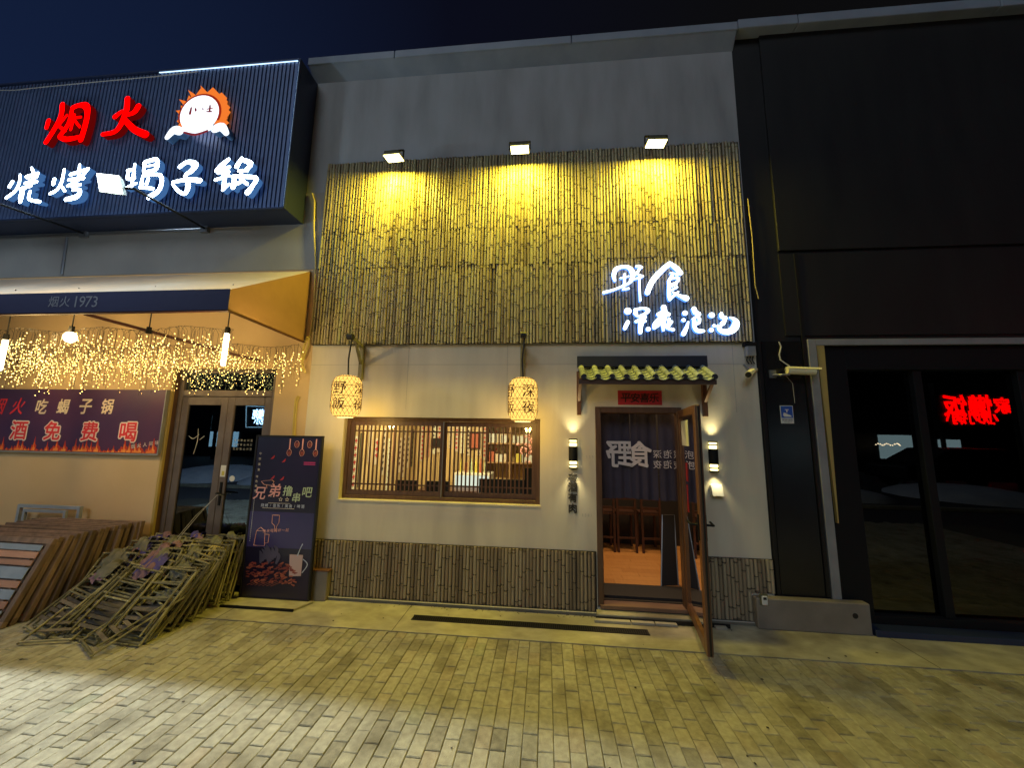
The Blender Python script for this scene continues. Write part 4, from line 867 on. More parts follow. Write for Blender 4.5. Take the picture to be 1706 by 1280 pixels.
wh = [[[(80,205,14),(62,235,15)],[(130,160,9),(125,210,11),(100,262,12),(42,308,12)],[(120,245,8),(150,262,8)],[(205,115,9),(215,150,13),(180,180,10)],[(172,172,12),(245,152,13)],[(240,172,11),(190,205,12)],[(165,215,11),(238,205,13)],[(165,243,12),(205,233,9)],[(152,248,18),(140,300,20),(135,335,14)],[(198,268,11),(192,318,11),(260,335,12)]],
 [[(350,190,15),(345,218,14)],[(415,125,9),(400,200,12),(370,255,12),(325,280,12)],[(400,238,10),(420,265,9)],[(515,95,9),(512,150,12),(505,185,9)],[(458,158,13),(568,122,11)],[(572,120,11),(512,190,12),(440,232,11)],[(448,192,12),(542,183,12)],[(470,235,12),(520,225,11)],[(475,260,10),(520,258,11),(502,300,20),(430,320,16)]],
 [[(825,132,12),(862,130,11),(866,178,11)],[(830,140,11),(825,185,11),(870,182,9)],[(872,90,8),(864,150,11),(850,240,9)],[(812,245,9),(880,215,9)],[(940,78,14),(1012,62,15),(1010,122,14),(938,142,11)],[(935,82,12),(930,142,11)],[(940,108,7),(1005,95,7)],[(928,165,11),(1040,165,13),(1032,255,17),(965,305,20)],[(925,172,9),(912,240,15)],[(918,243,10),(990,250,11)],[(962,185,11),(950,220,12)]],
 [[(1162,108,15),(1210,76,15),(1262,92,22),(1238,132,19),(1200,160,13),(1200,190,11)],[(1118,207,11),(1210,190,15),(1290,197,19)],[(1208,190,15),(1216,232,18),(1195,282,13),(1150,262,11),(1113,218,7)]],
 [[(1475,60,13),(1430,100,19),(1400,132,16)],[(1432,122,14),(1482,110,11)],[(1393,192,11),(1480,165,9)],[(1410,150,9),(1480,140,9)],[(1445,125,13),(1450,200,15),(1440,255,10)],[(1440,258,11),(1482,220,9)],[(1562,55,13),(1532,105,18)],[(1560,62,14),(1622,88,17),(1590,132,14)],[(1545,135,11),(1600,135,10)],[(1505,172,12),(1652,180,15),(1635,230,15),(1602,275,20)],[(1518,172,14),(1508,242,17)],[(1560,145,11),(1560,200,12),(1530,222,11)],[(1562,192,11),(1600,222,11)]]]
for st in wh: brush_char(st, 0, 250, 3.877, LY, .06, .92, 'character', ['led_white2', 'letter_glow'], SB, ppl)
# flame logo
cx, cz = W(50+1385/4.874, 130+300/4.874, LY); rr_ = .25
lg = MB(); n = 28; out = []
fl_ = MB()
for k in range(19):
    a = R(-28+k*13.2); r0 = rr_*.97; r1 = rr_*(1.16+.26*max(0, math.sin(a))+(.12 if k % 2 else 0))
    c0 = (cx+r0*math.cos(a-.12), cz+r0*math.sin(a-.12)); c1_ = (cx+r0*math.cos(a+.12), cz+r0*math.sin(a+.12)); tp = (cx+r1*math.cos(a+.12*(1 if k % 2 else -1)), cz+r1*math.sin(a)+.02)
    md = (cx+(r0+r1)/2*math.cos(a-.10), cz+(r0+r1)/2*math.sin(a-.10)); md2 = (cx+(r0+r1)/2*math.cos(a+.06), cz+(r0+r1)/2*math.sin(a+.06))
    fl_.prism([c0, md, tp, md2, c1_], LY-.004-.0004*k, LY+.07)
lf = fl_.build('logo_flames', 'logo_orange', SB)
m = MB(); m.prism([(cx+rr_*1.12*math.cos(R(-20+t*220/20)), cz+rr_*1.12*math.sin(R(-20+t*220/20))) for t in range(21)], LY-.012, LY-.0095); m.build('logo_ring', 'logo_dark', SB)
m = MB(); m.prism([(cx+rr_*math.cos(2*math.pi*t/32), cz+rr_*math.sin(2*math.pi*t/32)) for t in range(32)], LY-.018, LY-.0125); m.build('logo_disc', 'logo_white', SB)
m = MB(); brush(m, [(cx-.115, cz+.09, .010), (cx-.12, cz+.01, .016)], LY-.021, LY-.0185, 0, 0); brush(m, [(cx-.055, cz+.07, .012), (cx-.05, cz+.045, .012)], LY-.021, LY-.0185, 0, 0); brush(m, [(cx+.13, cz+.10, .010), (cx+.135, cz+.02, .012)], LY-.021, LY-.0185, 0, 0); brush(m, [(cx+.095, cz+.055, .006), (cx+.17, cz+.065, .006)], LY-.0215, LY-.0186, 0, 0); brush(m, [(cx+.10, cz+.02, .008), (cx+.165, cz+.015, .008)], LY-.0218, LY-.0187, 0, 0); brush(m, [(cx+.04, cz+.07, .007), (cx+.045, cz+.05, .007)], LY-.021, LY-.0185, 0, 0); m.build('logo_mark', 'bannerred', SB)
m = MB(); m.cur = 0
for s_ in (-1, 1):
    brush(m, [(cx+s_*.23, cz-.21, .055), (cx+s_*.31, cz-.19, .055), (cx+s_*.385, cz-.28, .035)], LY-.010, LY+.06, 0, 1)
brush(m, [(cx-.18, cz-.20, .04), (cx, cz-.245, .04), (cx+.18, cz-.20, .04)], LY-.0235, LY-.019, 0, 1)
m.build('logo_ribbon', ['logo_white', 'letterside'], SB)
m = MB(); brush(m, [(cx-.15, cz-.245, .012), (cx, cz-.285, .014), (cx+.15, cz-.245, .012)], LY-.0275, LY-.0245, 0, 0); m.build('logo_band', 'bannerred', SB)
# wire along the top
m = MB(); q = []
for px, py in ((0, 150), (25, 150), (60, 146), (110, 141), (184, 134), (260, 127), (330, 119)): X, Z = W(px, py, -.34); q.append((X, -.34, Z))
m.tube(q, .006, 4); tag(m.build('power_wire', 'cablewhite', None), 'thin wire sagging along the top edge of the navy sign', 'cable')
# white floodlights on arms
X, Z = W(183, 306, -1.15)
f0 = thing('sign_floodlight', 'lit white floodlight on a long thin arm in front of the white sign characters', 'floodlight', (X, -1.15, Z), 'white floodlights on arms under the navy sign')
c_ = [W(160, 291, -1.15), W(188, 290, -1.15), W(205, 320, -1.15), W(175, 323, -1.15)]
ta = R(24)
def tl(x, y, z): return (X+x, -1.15+y*math.cos(ta)+z*math.sin(ta), Z-y*math.sin(ta)*1+z*math.cos(ta)) if False else (X+x, -1.15+y*math.cos(ta)-z*math.sin(-ta), Z+y*math.sin(-ta)+z*math.cos(ta))
def tl(x, y, z): a_ = R(-20); return (X+x*math.cos(a_)+z*math.sin(a_), -1.15+y+.05*x, Z-x*math.sin(a_)*-.35+z*math.cos(a_))
m = MB(); m.hexa([tl(-.125, 0, -.105), tl(.125, 0, -.105), tl(.125, 0, .105), tl(-.125, 0, .105)], [tl(-.10, .05, -.08), tl(.10, .05, -.08), tl(.10, .05, .08), tl(-.10, .05, .08)]); m.build('housing', 'boltbody', f0)
m = MB(); m.quad(tl(-.12, -.004, -.10), tl(.12, -.004, -.10), tl(.12, -.004, .10), tl(-.12, -.004, .10)); m.build('lamp_panel', 'flood_white', f0)
m = MB(); a0 = (X+.12, -1.12, Z-.03); xw, zw = W(345, 383); m.tube([a0, (X+.17, -1.08, Z-.01), (xw, -.02, zw)], .013, 8); m.build('arm', 'blackmetal', f0)
spot('flood_light', f0, (0, -.03, 0), (R(-84), 0, R(3)), 620, (.84, .92, 1.0), 164, .04, .05)
_l = bpy.data.lights.new('added_fill', 'POINT'); _l.energy = 34; _l.color = (.62, .80, 1.0); _l.shadow_soft_size = .07  # added fill light, brightens the awning, sign face and wall
_o = bpy.data.objects.new('added_fill', _l); COL.objects.link(_o); _o.parent = f0; _o.location = (0, -.09, -.02)
f1 = copy_tree(f0); f1.location.x -= 1.72; f1['label'] = 'lit white floodlight on an arm at the left picture edge, mostly out of view'
cn = MB(); cn.tube([(-9, -.02, 4.262), (-4.25, -.02, 4.262)], .014, 8); cn.tube([(-9, -.02, 4.235), (-4.25, -.02, 4.235)], .010, 6); cn.tube([(W(106, 455)[0], -.015, 3.70), (W(115, 392)[0], -.015, 4.22)], .014, 6)
tag(cn.build('conduit', 'greymetal', None), 'grey conduit pipe running along the wall under the navy sign', 'pipe')
for q, tx in ((-4.28, 'small grey clamp under the navy sign holding the arm of the right white floodlight'), (-6.0, 'small grey clamp on the conduit holding the arm at the left picture edge')): tag(bx('arm_clamp', 'greymetal', None, q-.05, q+.05, -.05, -.0075, 4.20, 4.28), tx, 'bracket')
# awning
AW = thing('awning', 'cream awning with navy front edge and lettering over the grill shop', 'awning', (-5, -.5, 3.2))
ax1 = -2.82; yf = -1.04
n = 30; m = MB(); vs = []
for j in range(6):
    for i in range(n+1): x = -9.5+(ax1+9.5)*i/n; t = j/5; vs.append((x, -.012+(yf+.012)*t, 3.655+(2.997-3.655)*t-.02*math.sin(math.pi*t)+.005*math.sin(x*6)*math.sin(math.pi*t)))
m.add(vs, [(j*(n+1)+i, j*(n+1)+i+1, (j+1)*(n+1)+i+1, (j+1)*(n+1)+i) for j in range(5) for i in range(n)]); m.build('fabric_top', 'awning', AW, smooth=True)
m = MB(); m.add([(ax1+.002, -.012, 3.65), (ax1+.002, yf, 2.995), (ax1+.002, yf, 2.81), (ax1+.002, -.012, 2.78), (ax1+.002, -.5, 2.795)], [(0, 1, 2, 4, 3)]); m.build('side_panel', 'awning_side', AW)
vb = MB(); vb.box(-9.5, ax1+.002, yf-.006, yf-.001, 2.806, 2.999); vb.build('valance', 'awningblue', AW)
m = MB(); m.tube([(-9.5, yf+.01, 2.80), (ax1, yf+.01, 2.80), (ax1, -.01, 2.775)], .014, 6); m.tube([(-4.3, yf+.02, 2.80), (-3.35, -.01, 2.55)], .016, 6); m.tube([(-7.3, yf+.02, 2.80), (-6.6, -.01, 2.55)], .016, 6); m.tube([(ax1-.01, -.014, 2.775), (ax1-.01, -.014, 3.65)], .012, 6); m.build('frame', 'awnframe', AW)
put_chars([(ch, *W(px, 503, yf), yf-.0075, .105, {}) for ch, px in zip('烟火1973', (91, 110, 128, 138.6, 149.2, 159.8))], 'awntext', AW)
# hanging bulbs
YB = -.75
for k, (px, py, kind, lab) in enumerate(((4, 592, 'tube', 'glowing tube bulb hanging under the awning at the left picture edge'), (117, 562, 'globe', 'glowing round bulb hanging under the awning among the fairy lights'), (248, 551, 'off', 'unlit black bulb socket hanging under the awning'), (375, 583, 'tube', 'glowing tube bulb hanging under the awning before the glass door'))):
    X, Z = W(px, py, YB); t = thing('hanging_bulb', lab, 'lamp', (X, YB, Z), 'bulbs hanging on cords under the awning')
    if kind == 'tube': zt_, zl = Z+.16, Z-.16; m = MB(); m.tube([(X, YB, zl), (X, YB, zl+.01), (X, YB, zt_)], [.012, .021, .021], 10); m.build('bulb', 'tube', t)
    elif kind == 'globe': zt_ = Z+.05; m = MB(); m.ball((X, YB, Z), .05, 12, 8, 1.15); m.build('bulb', 'globe', t)
    else: zt_ = Z-.03
    m = MB(); m.tube([(X, YB, zt_), (X, YB, zt_+.065)], [.024, .02], 10); m.build('socket', 'blackmetal', t)
    m = MB(); m.tube([(X, YB, zt_+.065), (X+.01, YB-.01, 3.17)], .0055, 5); m.build('cord', 'cableblack', t)
    if kind != 'off':
        l = bpy.data.lights.new('bulb_light', 'POINT'); l.energy = 19; l.color = (1, .68, .26); l.shadow_soft_size = .03
        o = bpy.data.objects.new('bulb_light', l); COL.objects.link(o); o.parent = t; o.location = (0, -.08, 0)
# fairy lights
rf = random.Random(11)
for li, (yy, lab, x0_, x1_, ztop) in enumerate(((-.16, 'curtain of tiny warm fairy lights hanging near the wall under the awning', -6.6, -2.76, 2.70), (-.72, 'front curtain of tiny warm fairy lights under the awning edge', -6.2, -3.05, 2.74))):
    t = thing('fairy_light_curtain', lab, 'string lights', (-4.6, yy, 2.7), 'fairy light curtains under the awning')
    wr = MB(); bb = MB(); x = x0_; top = []
    while x < x1_:
        sag = .02*math.sin((x*2.1)*math.pi); z0 = ztop+sag; top.append((x, yy+rf.uniform(-.02, .02), z0))
        ln = rf.uniform(.18, .60) if rf.random() < .8 else rf.uniform(.1, .3); y = yy+rf.uniform(-.05, .05); xe = x+rf.uniform(-.02, .02); k = 0; zz = z0-rf.uniform(.05, .2)
        wr.tube([(x, top[-1][1], z0), (xe, y, z0-.04), (xe+rf.uniform(-.01, .01), y, z0-ln)], .0016, 3, False)
        while zz > z0-ln: bb.octa((xe+rf.uniform(-.022, .022), y+rf.uniform(-.02, .02), zz), rf.uniform(.0030, .0060)); zz -= rf.uniform(.018, .055)
        x += rf.uniform(.012, .030)
    wr.tube(top, .0018, 4, False); wr.build('wire', 'cableblack', t); bb.build('tiny_bulb', 'fairy', t, kind='stuff')
# banner
bn = thing('menu_banner', 'purple banner with red and cream characters and painted flames on the yellow wall', 'banner', (-5.6, -.03, 1.8))
bx0, bx1, bz0, bz1 = -7.9, -4.475, 1.447, 2.20
bx('panel', 'banner', bn, bx0, bx1, -.032, -.001, bz0, bz1)
m = MB(); m.box(bx0, bx1+.012, -.040, -.033, bz0-.014, bz0+.004); m.box(bx1-.001, bx1+.012, -.040, -.001, bz0+.0045, bz1); m.build('frame', 'trimgrey', bn)
put_chars([(ch, *W(px, 677.5, -.033), -.0345, .175, dict(bold=.028, shear=.12, wide=.88)) for px, ch in ((70, '吃'), (106, '蝎'), (143, '子'), (179, '锅'))], 'bannercream', bn)
put_chars([(ch, *W(px, 677, -.033), -.0345, .20, dict(bold=.01, shear=.25, wide=.85)) for px, ch in ((-1, '烟'), (31, '火'))], 'bannerred', bn)
for px, py, ch in ((-28, 717, '啤'), (32, 717, '酒'), (88, 718, '免'), (150, 719, '费'), (214, 720, '喝')):
    X, Z = W(px, py, -.033); m1 = MB(); m2 = MB(); put(m1, ch, X, Z, -.0345, .215, bold=.095); put(m2, ch, X, Z, -.0365, .215, bold=.03)
    c_o = m1.build('character', 'bannerwhite', bn); m2.build('character_face', 'bannerred', c_o)
m = MB(); m3 = MB(); x = bx0+.02; rf2 = random.Random(4)
while x < bx1-.06:
    h = rf2.uniform(.05, .19) if rf2.random() < .75 else rf2.uniform(.03, .06); wd = rf2.uniform(.03, .06)
    for mm, k, yy in ((m3, 1.0, -.0342), (m, .62, -.0350)):
        y_ = yy-rf2.random()*.0004; mm.prism([(x-wd*k, bz0+.01), (x-wd*.7*k, bz0+h*.45*k), (x-wd*.2*k, bz0+h*.35*k), (x+wd*.1*k, bz0+h*k), (x+wd*.45*k, bz0+h*.5*k), (x+wd*.95*k, bz0+h*.4*k), (x+wd*k, bz0+.01)], y_, -.0325)
    x += rf2.uniform(.045, .08)
m3.build('painted_flames', 'flamepaint2', bn); m.build('flame_tips', 'flamepaint', bn)
m = MB()
for k, ch in enumerate('烟火人间味'): X, Z = W(222+k*10, 744-k*1.5, -.033); put(m, ch, X, Z, -.0368, .05, rot=.12)
m.build('small_lettering', 'bannerwhite', bn, kind='stuff')
# yellow cable with a coil
m = MB(); q = []
for px, py in ((520, 322), (524, 335), (523, 380), (526, 440), (524, 500), (520, 540), (514, 575), (505, 600)): X, Z = W(px, py, -.03); q.append((X, -.03, Z))
m.tube(q, .011, 6); q = []
for i in range(90):
    t = i/89; px = 514-16*math.sin(t*2.2)+(8*t); py = 560+62*t; X, Z = W(px, py, -.04); q.append((X+.014*math.cos(i*1.3), -.045+.014*math.sin(i*1.3), Z))
m.tube(q, .005, 4); tag(m.build('power_cable', 'cableyellow', None), 'yellow cable with a coiled loop hanging beside the left edge of the bamboo', 'cable')
m = MB(); q = [(W(px, py, -.01)[0], -.012, W(px, py, -.01)[1]) for px, py in ((496, 660), (492, 668), (490, 690), (488, 728), (484, 800))]; m.tube(q, .007, 6); m.tube([(p[0]+.022, p[1], p[2]-.005) for p in q], .007, 6)
tag(m.build('wall_cable', 'cableyellow', None), 'pair of cables on the wall right of the grill shop door', 'cable')
# poster stand
PS = thing('poster_stand', 'tall dark blue food poster in a thin stand left of the bamboo base', 'sign', (-2.8, -.14, 0))
px0, px1, pz0, pz1, py_ = -3.145, -2.41, .03, 1.672, -.15
bx('panel', 'postergnd', PS, px0, px1, py_, py_+.02, pz0, pz1)
m = MB(); frame(m, px0-.018, px1+.018, pz0-.018, pz1+.018, .018, py_-.008, py_+.026); m.build('frame', 'darkmetal', PS)
m = MB(); m.add([(px0-.05, py_-.17, .004), (px1-.02, py_-.17, .004), (px1+.06, py_+.01, .004), (px0, py_+.01, .004), (px0-.05, py_-.17, .022), (px1-.02, py_-.17, .022), (px1+.06, py_+.01, .022), (px0, py_+.01, .022)], [(3, 2, 1, 0), (4, 5, 6, 7), (0, 1, 5, 4), (1, 2, 6, 5), (2, 3, 7, 6), (3, 0, 4, 7)]); m.build('base', 'concrete', PS)
m = MB(); m.box(px0-.055, px1-.02, py_-.185, py_-.172, .001, .024); m.build('base_edge', 'blackmetal', PS)
fy = py_-.002
def PX(u, v): return px0+(px1-px0)*u, pz1-(pz1-pz0)*v     # poster coordinates, v downwards
x, z = PX(0, .48); x1_, z1_ = PX(1, .70); bx('printed_glow', 'poster2', PS, px0+.002, px1-.002, fy, py_-.0003, z1_, z)
def ptxt(mat, items, name='lettering'):
    if items[0][3] > .08: put_chars([(ch, *PX(u, v), fy-.003, h, dict(bold=b, shear=s_)) for ch, u, v, h, b, s_ in items], mat, PS); return
    m = MB()
    for ch, u, v, h, b, s_ in items: X, Z = PX(u, v); put(m, ch, X, Z, fy-.003, h, bold=b, shear=s_)
    m.build(name, mat, PS, kind='stuff')
ptxt('pink', [('兄', .13, .365, .125, .02, .15), ('弟', .36, .345, .135, .02, .15)])
ptxt('limegreen', [('撸', .56, .345, .105, .015, .1), ('串', .70, .385, .095, .015, .1), ('吧', .86, .35, .10, .015, .1)])
ptxt('paleblue', [(c, .19+.062*i, .44, .036, .01, 0) for i, c in enumerate('烧烤/音乐/美食/啤酒')])
ptxt('bannercream', [(c, .07, .11+.035*i, .028, 0, 0) for i, c in enumerate('中华美食')]+[(c, .055, .26+.03*i, .026, 0, 0) for i, c in enumerate('特色美食')])
ptxt('pink', [(c, .26+.058*i, .60-.002*i, .034, .01, .1) for i, c in enumerate('快来喝两杯一起')])
m = MB()
for i in range(22): X, Z = PX(.05+.0*i, .40+i*.0125); m.box(X-.002, X+.002, fy-.003, fy-.001, Z-.006, Z+.006)
brush(m, [(*PX(.30, .385), .0)][:1]+[(*PX(.31, .385), .002)], fy-.003, fy-.001, 0, 0); m.build('dashed_line', 'paleblue', PS)
m = MB()
for u in (.46, .56):                              # stars
    X, Z = PX(u, .40); pts = [(X+(.022 if i % 2 == 0 else .010)*math.sin(math.pi*i/5), Z+(.022 if i % 2 == 0 else .010)*math.cos(math.pi*i/5)) for i in range(10)]; pts.append(pts[0])
    for a, b in zip(pts, pts[1:]): m.tube([(a[0], fy-.003, a[1]), (b[0], fy-.003, b[1])], .0016, 3, False)
X, Z = PX(.45, .425); m.box(X-.13, X+.12, fy-.003, fy-.001, Z-.0015, Z+.0015); X, Z = PX(.45, .457); m.box(X-.19, X+.17, fy-.003, fy-.001, Z-.0015, Z+.0015); m.build('star_outline', 'bannerwhite', PS)
m = MB(); m2 = MB()
for u, v, hh, fill in ((.52, .10, .05, 0), (.63, .045, .045, 1), (.72, .10, .055, 0), (.83, .045, .045, 1), (.93, .10, .05, 1)):
    X, Z = PX(u, v); pts = [(X+.026*math.sin(2*math.pi*i/12), fy-.003, Z+.036*math.cos(2*math.pi*i/12)) for i in range(13)]; m.tube(pts, .0022, 3, False)
    if fill != 1 or v > .09: m.box(X-.006, X+.006, fy-.003, fy-.001, Z+.036, pz1-.015)
    m2.prism([(X+.018*math.sin(2*math.pi*i/10), Z-.004+.024*math.cos(2*math.pi*i/10)) for i in range(10)], fy-.002, fy-.0008)
m.build('spoon_outline', 'pink', PS); m2.build('spice', 'meat', PS)
m = MB()
for u, v in ((.27, .135), (.45, .155), (.30, .265), (.45, .27)):
    X, Z = PX(u, v); brush(m, [(X-.02, Z-.015, .002), (X+.005, Z, .009), (X+.018, Z+.022, .003)], fy-.003, fy-.001, 0, 0)
m.build('chilli', 'red', PS)
m = MB(); X, Z = PX(.86, .165)
for dz in (0, -.02): m.box(X-.07, X+.06, fy-.003, fy-.001, Z+dz, Z+dz+.010)
m.build('magenta_bar', 'magenta', PS)
m = MB()
def outline(pts, r=.0028):
    q = [PX(u, v) for u, v in pts]; m.tube([(x, fy-.003, z) for x, z in q], r, 3, False)
outline([(.14, .60), (.27, .60), (.285, .69), (.12, .69), (.14, .60)]); outline([(.28, .62), (.34, .62), (.335, .67), (.285, .675)]); outline([(.14, .60), (.2, .578), (.27, .60)])
outline([(.36, .50), (.47, .50), (.47, .545), (.44, .57), (.44, .60), (.42, .60), (.41, .565), (.365, .55), (.36, .50)]); outline([(.13, .29), (.18, .31), (.3, .315), (.33, .29), (.3, .28), (.18, .285), (.13, .29)]); outline([(.22, .31), (.23, .335)]); m.build('line_drawing', 'pink', PS)
m = MB(); m.prism([PX(.68, .735), PX(.88, .735), PX(.875, .86), PX(.70, .865)], fy-.003, fy-.001); m.build('beer_glass', 'beer', PS)
m = MB(); brush(m, [(*PX(.80, .74), .006), (*PX(.83, .70), .004), (*PX(.86, .67), .006)], fy-.0045, fy-.0032, 0, 0); brush(m, [(*PX(.89, .76), .004), (*PX(.96, .79), .005), (*PX(.89, .84), .004)], fy-.0045, fy-.0032, 0, 0); m.build('glass_highlight', 'paleblue', PS)
m = MB(); m4 = MB(); rp_ = random.Random(2)
for i in range(120):
    u = rp_.uniform(.06, .80); v = .79+.12*rp_.random()+.06*(u-.4)**2; X, Z = PX(u, v); brush(m if i % 3 else m4, [(X-.014, Z, rp_.uniform(.004, .009)), (X+.014, Z+rp_.uniform(-.012, .02), rp_.uniform(.003, .009))], fy-.0030-rp_.random()*.001, fy-.0008, 0, 0)
for i in range(7): X, Z = PX(.08+i*.06, .93); m4.tube([(X, fy-.003, Z), (X+.12, fy-.003, Z+.05)], .0016, 3, False)
m.build('grilled_meat', 'meat', PS, kind='stuff'); m4.build('grilled_meat_highlight', 'goodsc', PS, kind='stuff')
m = MB()
for i in range(9): u = .25+.03*i; X, Z = PX(u, .76-.012*(i % 4)); brush(m, [(X, Z-.05, .012), (X+.02*math.sin(i), Z+.02, .02), (X-.02, Z+.06, .005)], fy-.0022-i*.00005, fy-.0007, 0, 0)
m.build('smoke', 'smoke', PS)

# ================================================================== FOLDED TABLES AND CHAIRS
tb0 = thing('folded_table', 'x', 'table', (0, 0, 0), 'folded tables leaning against the yellow wall')
w_, h_ = 1.25, .72                    # origin: lower right corner, table in the XZ plane
for a, b, c, d in ((-w_, 0, 0, .05), (-w_, 0, h_-.05, h_), (-.05, 0, .05, h_-.05), (-w_, -w_+.05, .05, h_-.05)): bx('rim', 'tablewood', tb0, a, b, -.02, .02, c, d, bevel=.003)
bx('top', 'tablewood', tb0, -w_+.05, -.05, .002, .012, .05, h_-.05)
for x in (-.12, -w_+.09): bx('leg', 'tablewood', tb0, x-.03, x, -.028, -.004, .06, h_-.09)
bx('stretcher', 'oldwood', tb0, -w_+.1, -.13, -.026, -.006, .30, .335)
tf = copy_tree(tb0)
for z0, z1, mt in ((.06, .13, 'bluelaminate'), (.145, .20, 'pinkwood'), (.215, .29, 'bluelaminate'), (.305, .36, 'pinkwood'), (.375, .47, 'bluelaminate'), (.485, .53, 'pinkwood'), (.545, .60, 'pinkwood'), (.61, .66, 'bluelaminate')): bx('slat', mt, tf, -w_+.06, -.06, -.034, -.0285, z0, z1)
NTB = 13; ords = 'first second third fourth fifth sixth seventh eighth ninth tenth eleventh twelfth thirteenth fourteenth fifteenth sixteenth seventeenth eighteenth nineteenth twentieth'.split()
for i in range(NTB):
    t = i/(NTB-1); o = tb0 if i == 0 else (tf if i == NTB-1 else copy_tree(tb0))
    o.location = (-4.47-.22*t+rf.uniform(-.02, .02), -.16-.76*t, .002); o.rotation_euler = (-R(7+13*t+rf.uniform(-1, 1)), 0, R(rf.uniform(-1.5, 1.5)))
    o['label'] = f'folded brown wooden table in the leaning stack, {ords[i]} from the yellow wall' if i < NTB-1 else 'foremost folded table of the stack, showing blue and pink slats'
bf = thing('metal_frame', 'pale metal frame standing behind the folded tables against the wall', 'frame', (-5.6, -.08, 0))
m = MB(); frame(m, -6.1, -5.28, .15, .845, .035, -.09, -.06); m.build('outer_frame', 'bluelaminate', bf)
m = MB(); frame(m, -5.98, -5.42, .20, .80, .03, -.115, -.092); m.build('inner_frame', 'bluelaminate', bf)
def chair(kind):
    r = thing('folded_chair', 'x', 'chair', (0, 0, 0), 'folded wooden chairs in the pile before the glass door'); L_ = .585; hw = .18
    for s_ in (-1, 1):
        m = MB(); m.tube([(s_*hw, .012, 0), (s_*hw, .012, L_)], .0088, 6); m.build('rail', 'wood', r)
        m = MB(); m.tube([(s_*(hw-.03), -.014, .05), (s_*(hw-.03), -.016, L_-.06)], .0078, 6); m.build('leg', 'wood', r)
    m = MB(); m.tube([(-hw-.01, .012, L_), (hw+.01, .012, L_)], .009, 6)
    for k in range(9): x = -hw+.03+k*.04; m.tube([(x, .012, L_), (x+.012, .012, L_)], .0118, 6)
    m.build('top_bar', 'wood', r)
    m = MB(); m.tube([(-hw-.005, .012, .015), (hw+.005, .012, .015)], .0095, 6); m.build('foot_bar', 'wood', r)
    for z in (.09, .16, .23): bx('seat_slat', 'oldwood', r, -hw+.01, hw-.01, -.006, .002, z, z+.026)
    for z in (.32, .45): m = MB(); m.tube([(-hw+.02, -.014, z), (hw-.02, -.014, z)], .008, 5); m.build('rung', 'wood', r)
    if kind in ('clothblue', 'clothmauve', 'clothgrey'):
        m = MB(); vs = []; n = 8; rc = random.Random(len(kind))
        prof = [(-.028, L_-.15), (-.036, L_-.09), (-.024, L_-.02), (.0, L_+.030), (.04, L_+.022), (.060, L_-.04), (.050, L_-.10)]
        for j, (y, z) in enumerate(prof):
            for i in range(n+1): u = i/n; vs.append((-.02+(-.075+.15*u)*(1+.25*math.sin(j*1.9))+rc.uniform(-.006, .006), y+.02*math.sin(u*13+j), z+.02*math.sin(u*8+j*1.7)))
        m.add(vs, [(j*(n+1)+i, j*(n+1)+i+1, (j+1)*(n+1)+i+1, (j+1)*(n+1)+i) for j in range(len(prof)-1) for i in range(n)]); m.build('cloth_seat', kind, r, smooth=True)
    if kind == 'cord':
        m = MB()
        for k in range(3): x = .02+k*.03+.01*(k%2); m.tube([(x-.05, -.03, L_-.24), (x-.02, -.035, L_-.1), (x, -.012, L_+.024), (x+.01, .05, L_+.015), (x+.03, .055, L_-.07)], .0042, 4)
        m.build('cord', 'cord', r)
    return r
proto = {k: chair(k) for k in ('cord', 'clothblue', 'clothmauve', 'clothgrey', 'bare')}; used = set()
desc = {'cord': 'with yellow cords', 'clothblue': 'with blue cloth', 'clothmauve': 'with mauve cloth', 'clothgrey': 'with grey cloth', 'bare': 'without cloth'}
rc = random.Random(21)
rowdef = [('right', -3.43, -3.42, 20, -.15, -1.02, 12, 44, ['cord', 'bare', 'bare', 'clothgrey']),
          ('middle', -3.80, -3.84, 17, -.18, -1.02, 13, 47, ['clothblue', 'clothmauve', 'clothgrey', 'bare']),
          ('left', -4.13, -4.26, 16, -.24, -.98, 16, 49, ['clothgrey', 'clothmauve', 'bare', 'clothblue'])]
for nm_, xa, xb, n, ya, yb, la, lb2, kinds in rowdef:
    for i in range(n):
        t = i/(n-1); k = rc.choice(kinds)
        if k in used: o = copy_tree(proto[k])
        else: o = proto[k]; used.add(k)
        o.location = (xa+(xb-xa)*t+rc.uniform(-.05, .05), ya+(yb-ya)*t, .012+.012*(i % 2)); o.rotation_euler = (-R(la+(lb2-la)*t**1.2+rc.uniform(-4, 4)), R(rc.uniform(-5, 7)), R(rc.uniform(-9, 9)-8*t))
        o['label'] = f'folded wooden chair {desc[k]}, {ords[i]} from the wall in the {nm_} row'
for k, p in proto.items():
    if k not in used:
        for c in list(p.children): bpy.data.objects.remove(c)
        bpy.data.objects.remove(p)
for (x, y, z, rx, rz, lab) in ((-3.60, -1.12, .03, -66, -26, 'folded wooden chair lying lowest at the front of the pile on the pavers'), (-4.02, -1.08, .03, -70, 14, 'folded wooden chair lying skewed at the front left of the pile')):
    o = copy_tree(proto['clothgrey'] if 'clothgrey' in used else proto['cord']); o.location = (x, y, z); o.rotation_euler = (R(rx), 0, R(rz)); o['label'] = lab
m = MB(); xh = mx+.045; m.tube([(xh, YD-.045, 1.0), (xh-.15, -.05, .78), (-3.92, -.25, .52)], .002, 4); m.tube([(xh, YD-.055, 1.0), (xh-.10, -.06, .80), (-3.88, -.27, .52)], .002, 4); m.tube([(xh-.02, YD-.05, 1.01), (xh+.06, YD-.05, 1.0)], .005, 4)
tag(m.build('tie_string', 'cablewhite', None), 'pale string tied from the glass door handle down to the chair pile', 'string')

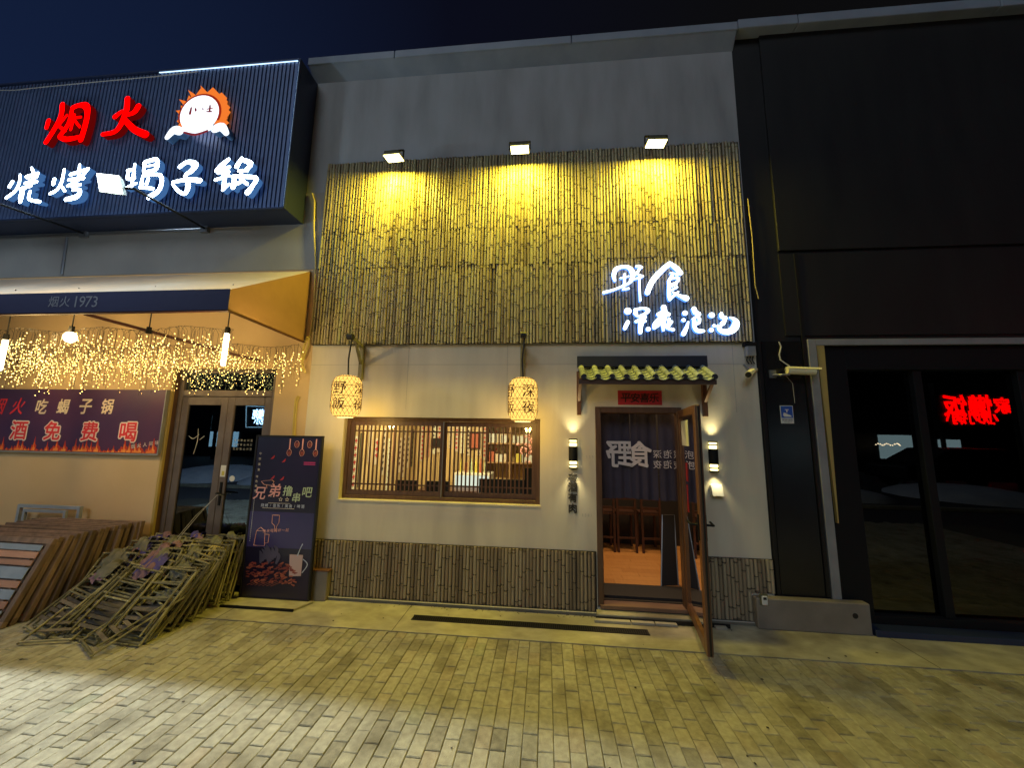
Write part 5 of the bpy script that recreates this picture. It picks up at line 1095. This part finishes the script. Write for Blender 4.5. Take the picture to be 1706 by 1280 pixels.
# ================================================================== ACROSS THE STREET (seen mirrored in the dark glass)
F = thing('far_building', 'dark low building across the street, mirrored in the shop glass', 'building', (0, -18, 0))
bx('wall', 'darkpanel', F, -30, 34, -18.4, -18, 0, 5.5)
for a, b, c, d in ((13.2, 14.2, .5, 2.1), (15.6, 15.9, .9, 2.0), (18.5, 20.8, .7, 2.0), (21.5, 22.6, .4, 1.8), (-22, -20, .6, 2.6), (-15, -13.4, 1.0, 2.4)): bx('lit_window', 'street_window', F, a, b, -17.99, -17.95, c, d)
rs = thing('red_led_sign', 'red led shop lettering across the street, mirrored in the right glass', 'sign', (21, -15.4, 3)); YR = -15.4; VY = 15.6
for py, items, h in ((676, ((1591, '饭'), (1633, '懒'), (1670, '家')), 1.0), (696, ((1588, '小'), (1600, '锅'), (1616, '小'), (1636, '炒'), (1650, '小')), .62)):
    for px, ch in items: X, Z = W(px, py, VY); m = MB(); put(m, ch, X, Z, YR, h*(.75 if px == 1670 else 1), bold=.05, face='+y'); m.build('character', 'street_red', rs)
bx('panel', 'interiordark', rs, 19.2, 23.6, YR-.3, YR-.05, 2.2, 4.6)
ps = []
for a in (19.4, 23.4): bx('post', 'blackmetal', rs, a-.05, a+.05, YR-.25, YR-.1, -.02, 2.2)
ws = thing('white_led_sign', 'blue white led lettering across the street, mirrored in the left glass door', 'sign', (-16, -15.4, 2.5))
for i, (px, py, ch) in enumerate(((424, 690, '烧'), (434, 690, '烤'), (424, 702, '小'), (434, 702, '吃'))): X, Z = W(px, py, VY-.2); m = MB(); put(m, ch, X, Z, YR, .55 if i < 2 else .35, bold=.04, face='+y'); m.build('character', 'street_white', ws)
bx('panel', 'interiordark', ws, -19.5, -15.0, YR-.3, YR-.05, 1.6, 3.6)
for a in (-19.3, -15.2): bx('post', 'blackmetal', ws, a-.05, a+.05, YR-.25, YR-.1, -.02, 1.6)
m = MB(); q = [W(*p, VY-.2) for p in ((406, 676), (442, 678), (442, 712), (405, 712), (406, 676))]; m.tube([(x, YR, z) for x, z in q], .03, 4); m.build('neon_outline', 'street_window', ws)
dt = MB()
for i in range(14): X, Z = W(1462+i*3.1+math.sin(i*7)*1.2, 741+math.sin(i*5)*1.6, VY+1.9); dt.ball((X, YR-2, Z), .035, 6, 4)
tag(dt.build('light_string', 'street_dots', None), 'row of tiny lights across the street, mirrored in the dark window', 'string lights')
snow = MB()
for i, (cx_, cy_, s_) in enumerate(((-9, -8.2, 1.6), (-12, -8.6, 2.0), (9, -8.4, 1.5), (13, -8.8, 1.9))): snow.ball((cx_, cy_, -.15), s_, 14, 8, .28)
so_ = snow.build('snow_bank', 'snow', None, kind='stuff', smooth=True); tag(so_, 'banks of cleared snow along the far side of the street', 'snow')
car = thing('parked_car', 'dark parked car across the street, mirrored in the right glass', 'car', (15.5, -11, 0))
pr = [(12.6, .35), (12.7, .8), (13.4, .95), (14.3, 1.45), (16.0, 1.48), (16.9, 1.0), (17.5, .9), (17.6, .35)]
m = MB(); m.prism(pr, -11.8, -10.1); m.build('body', 'blackmetal', car, bevel=.05)
for x in (13.5, 16.6):
    for y in (-11.75, -10.15): m = MB(); m.tube([(x, y-.1, .32), (x, y+.1, .32)], .33, 16); m.build('wheel', 'cableblack', car)
bx('side_window', 'glassdark', car, 14.0, 16.3, -10.11, -10.085, 1.0, 1.38)
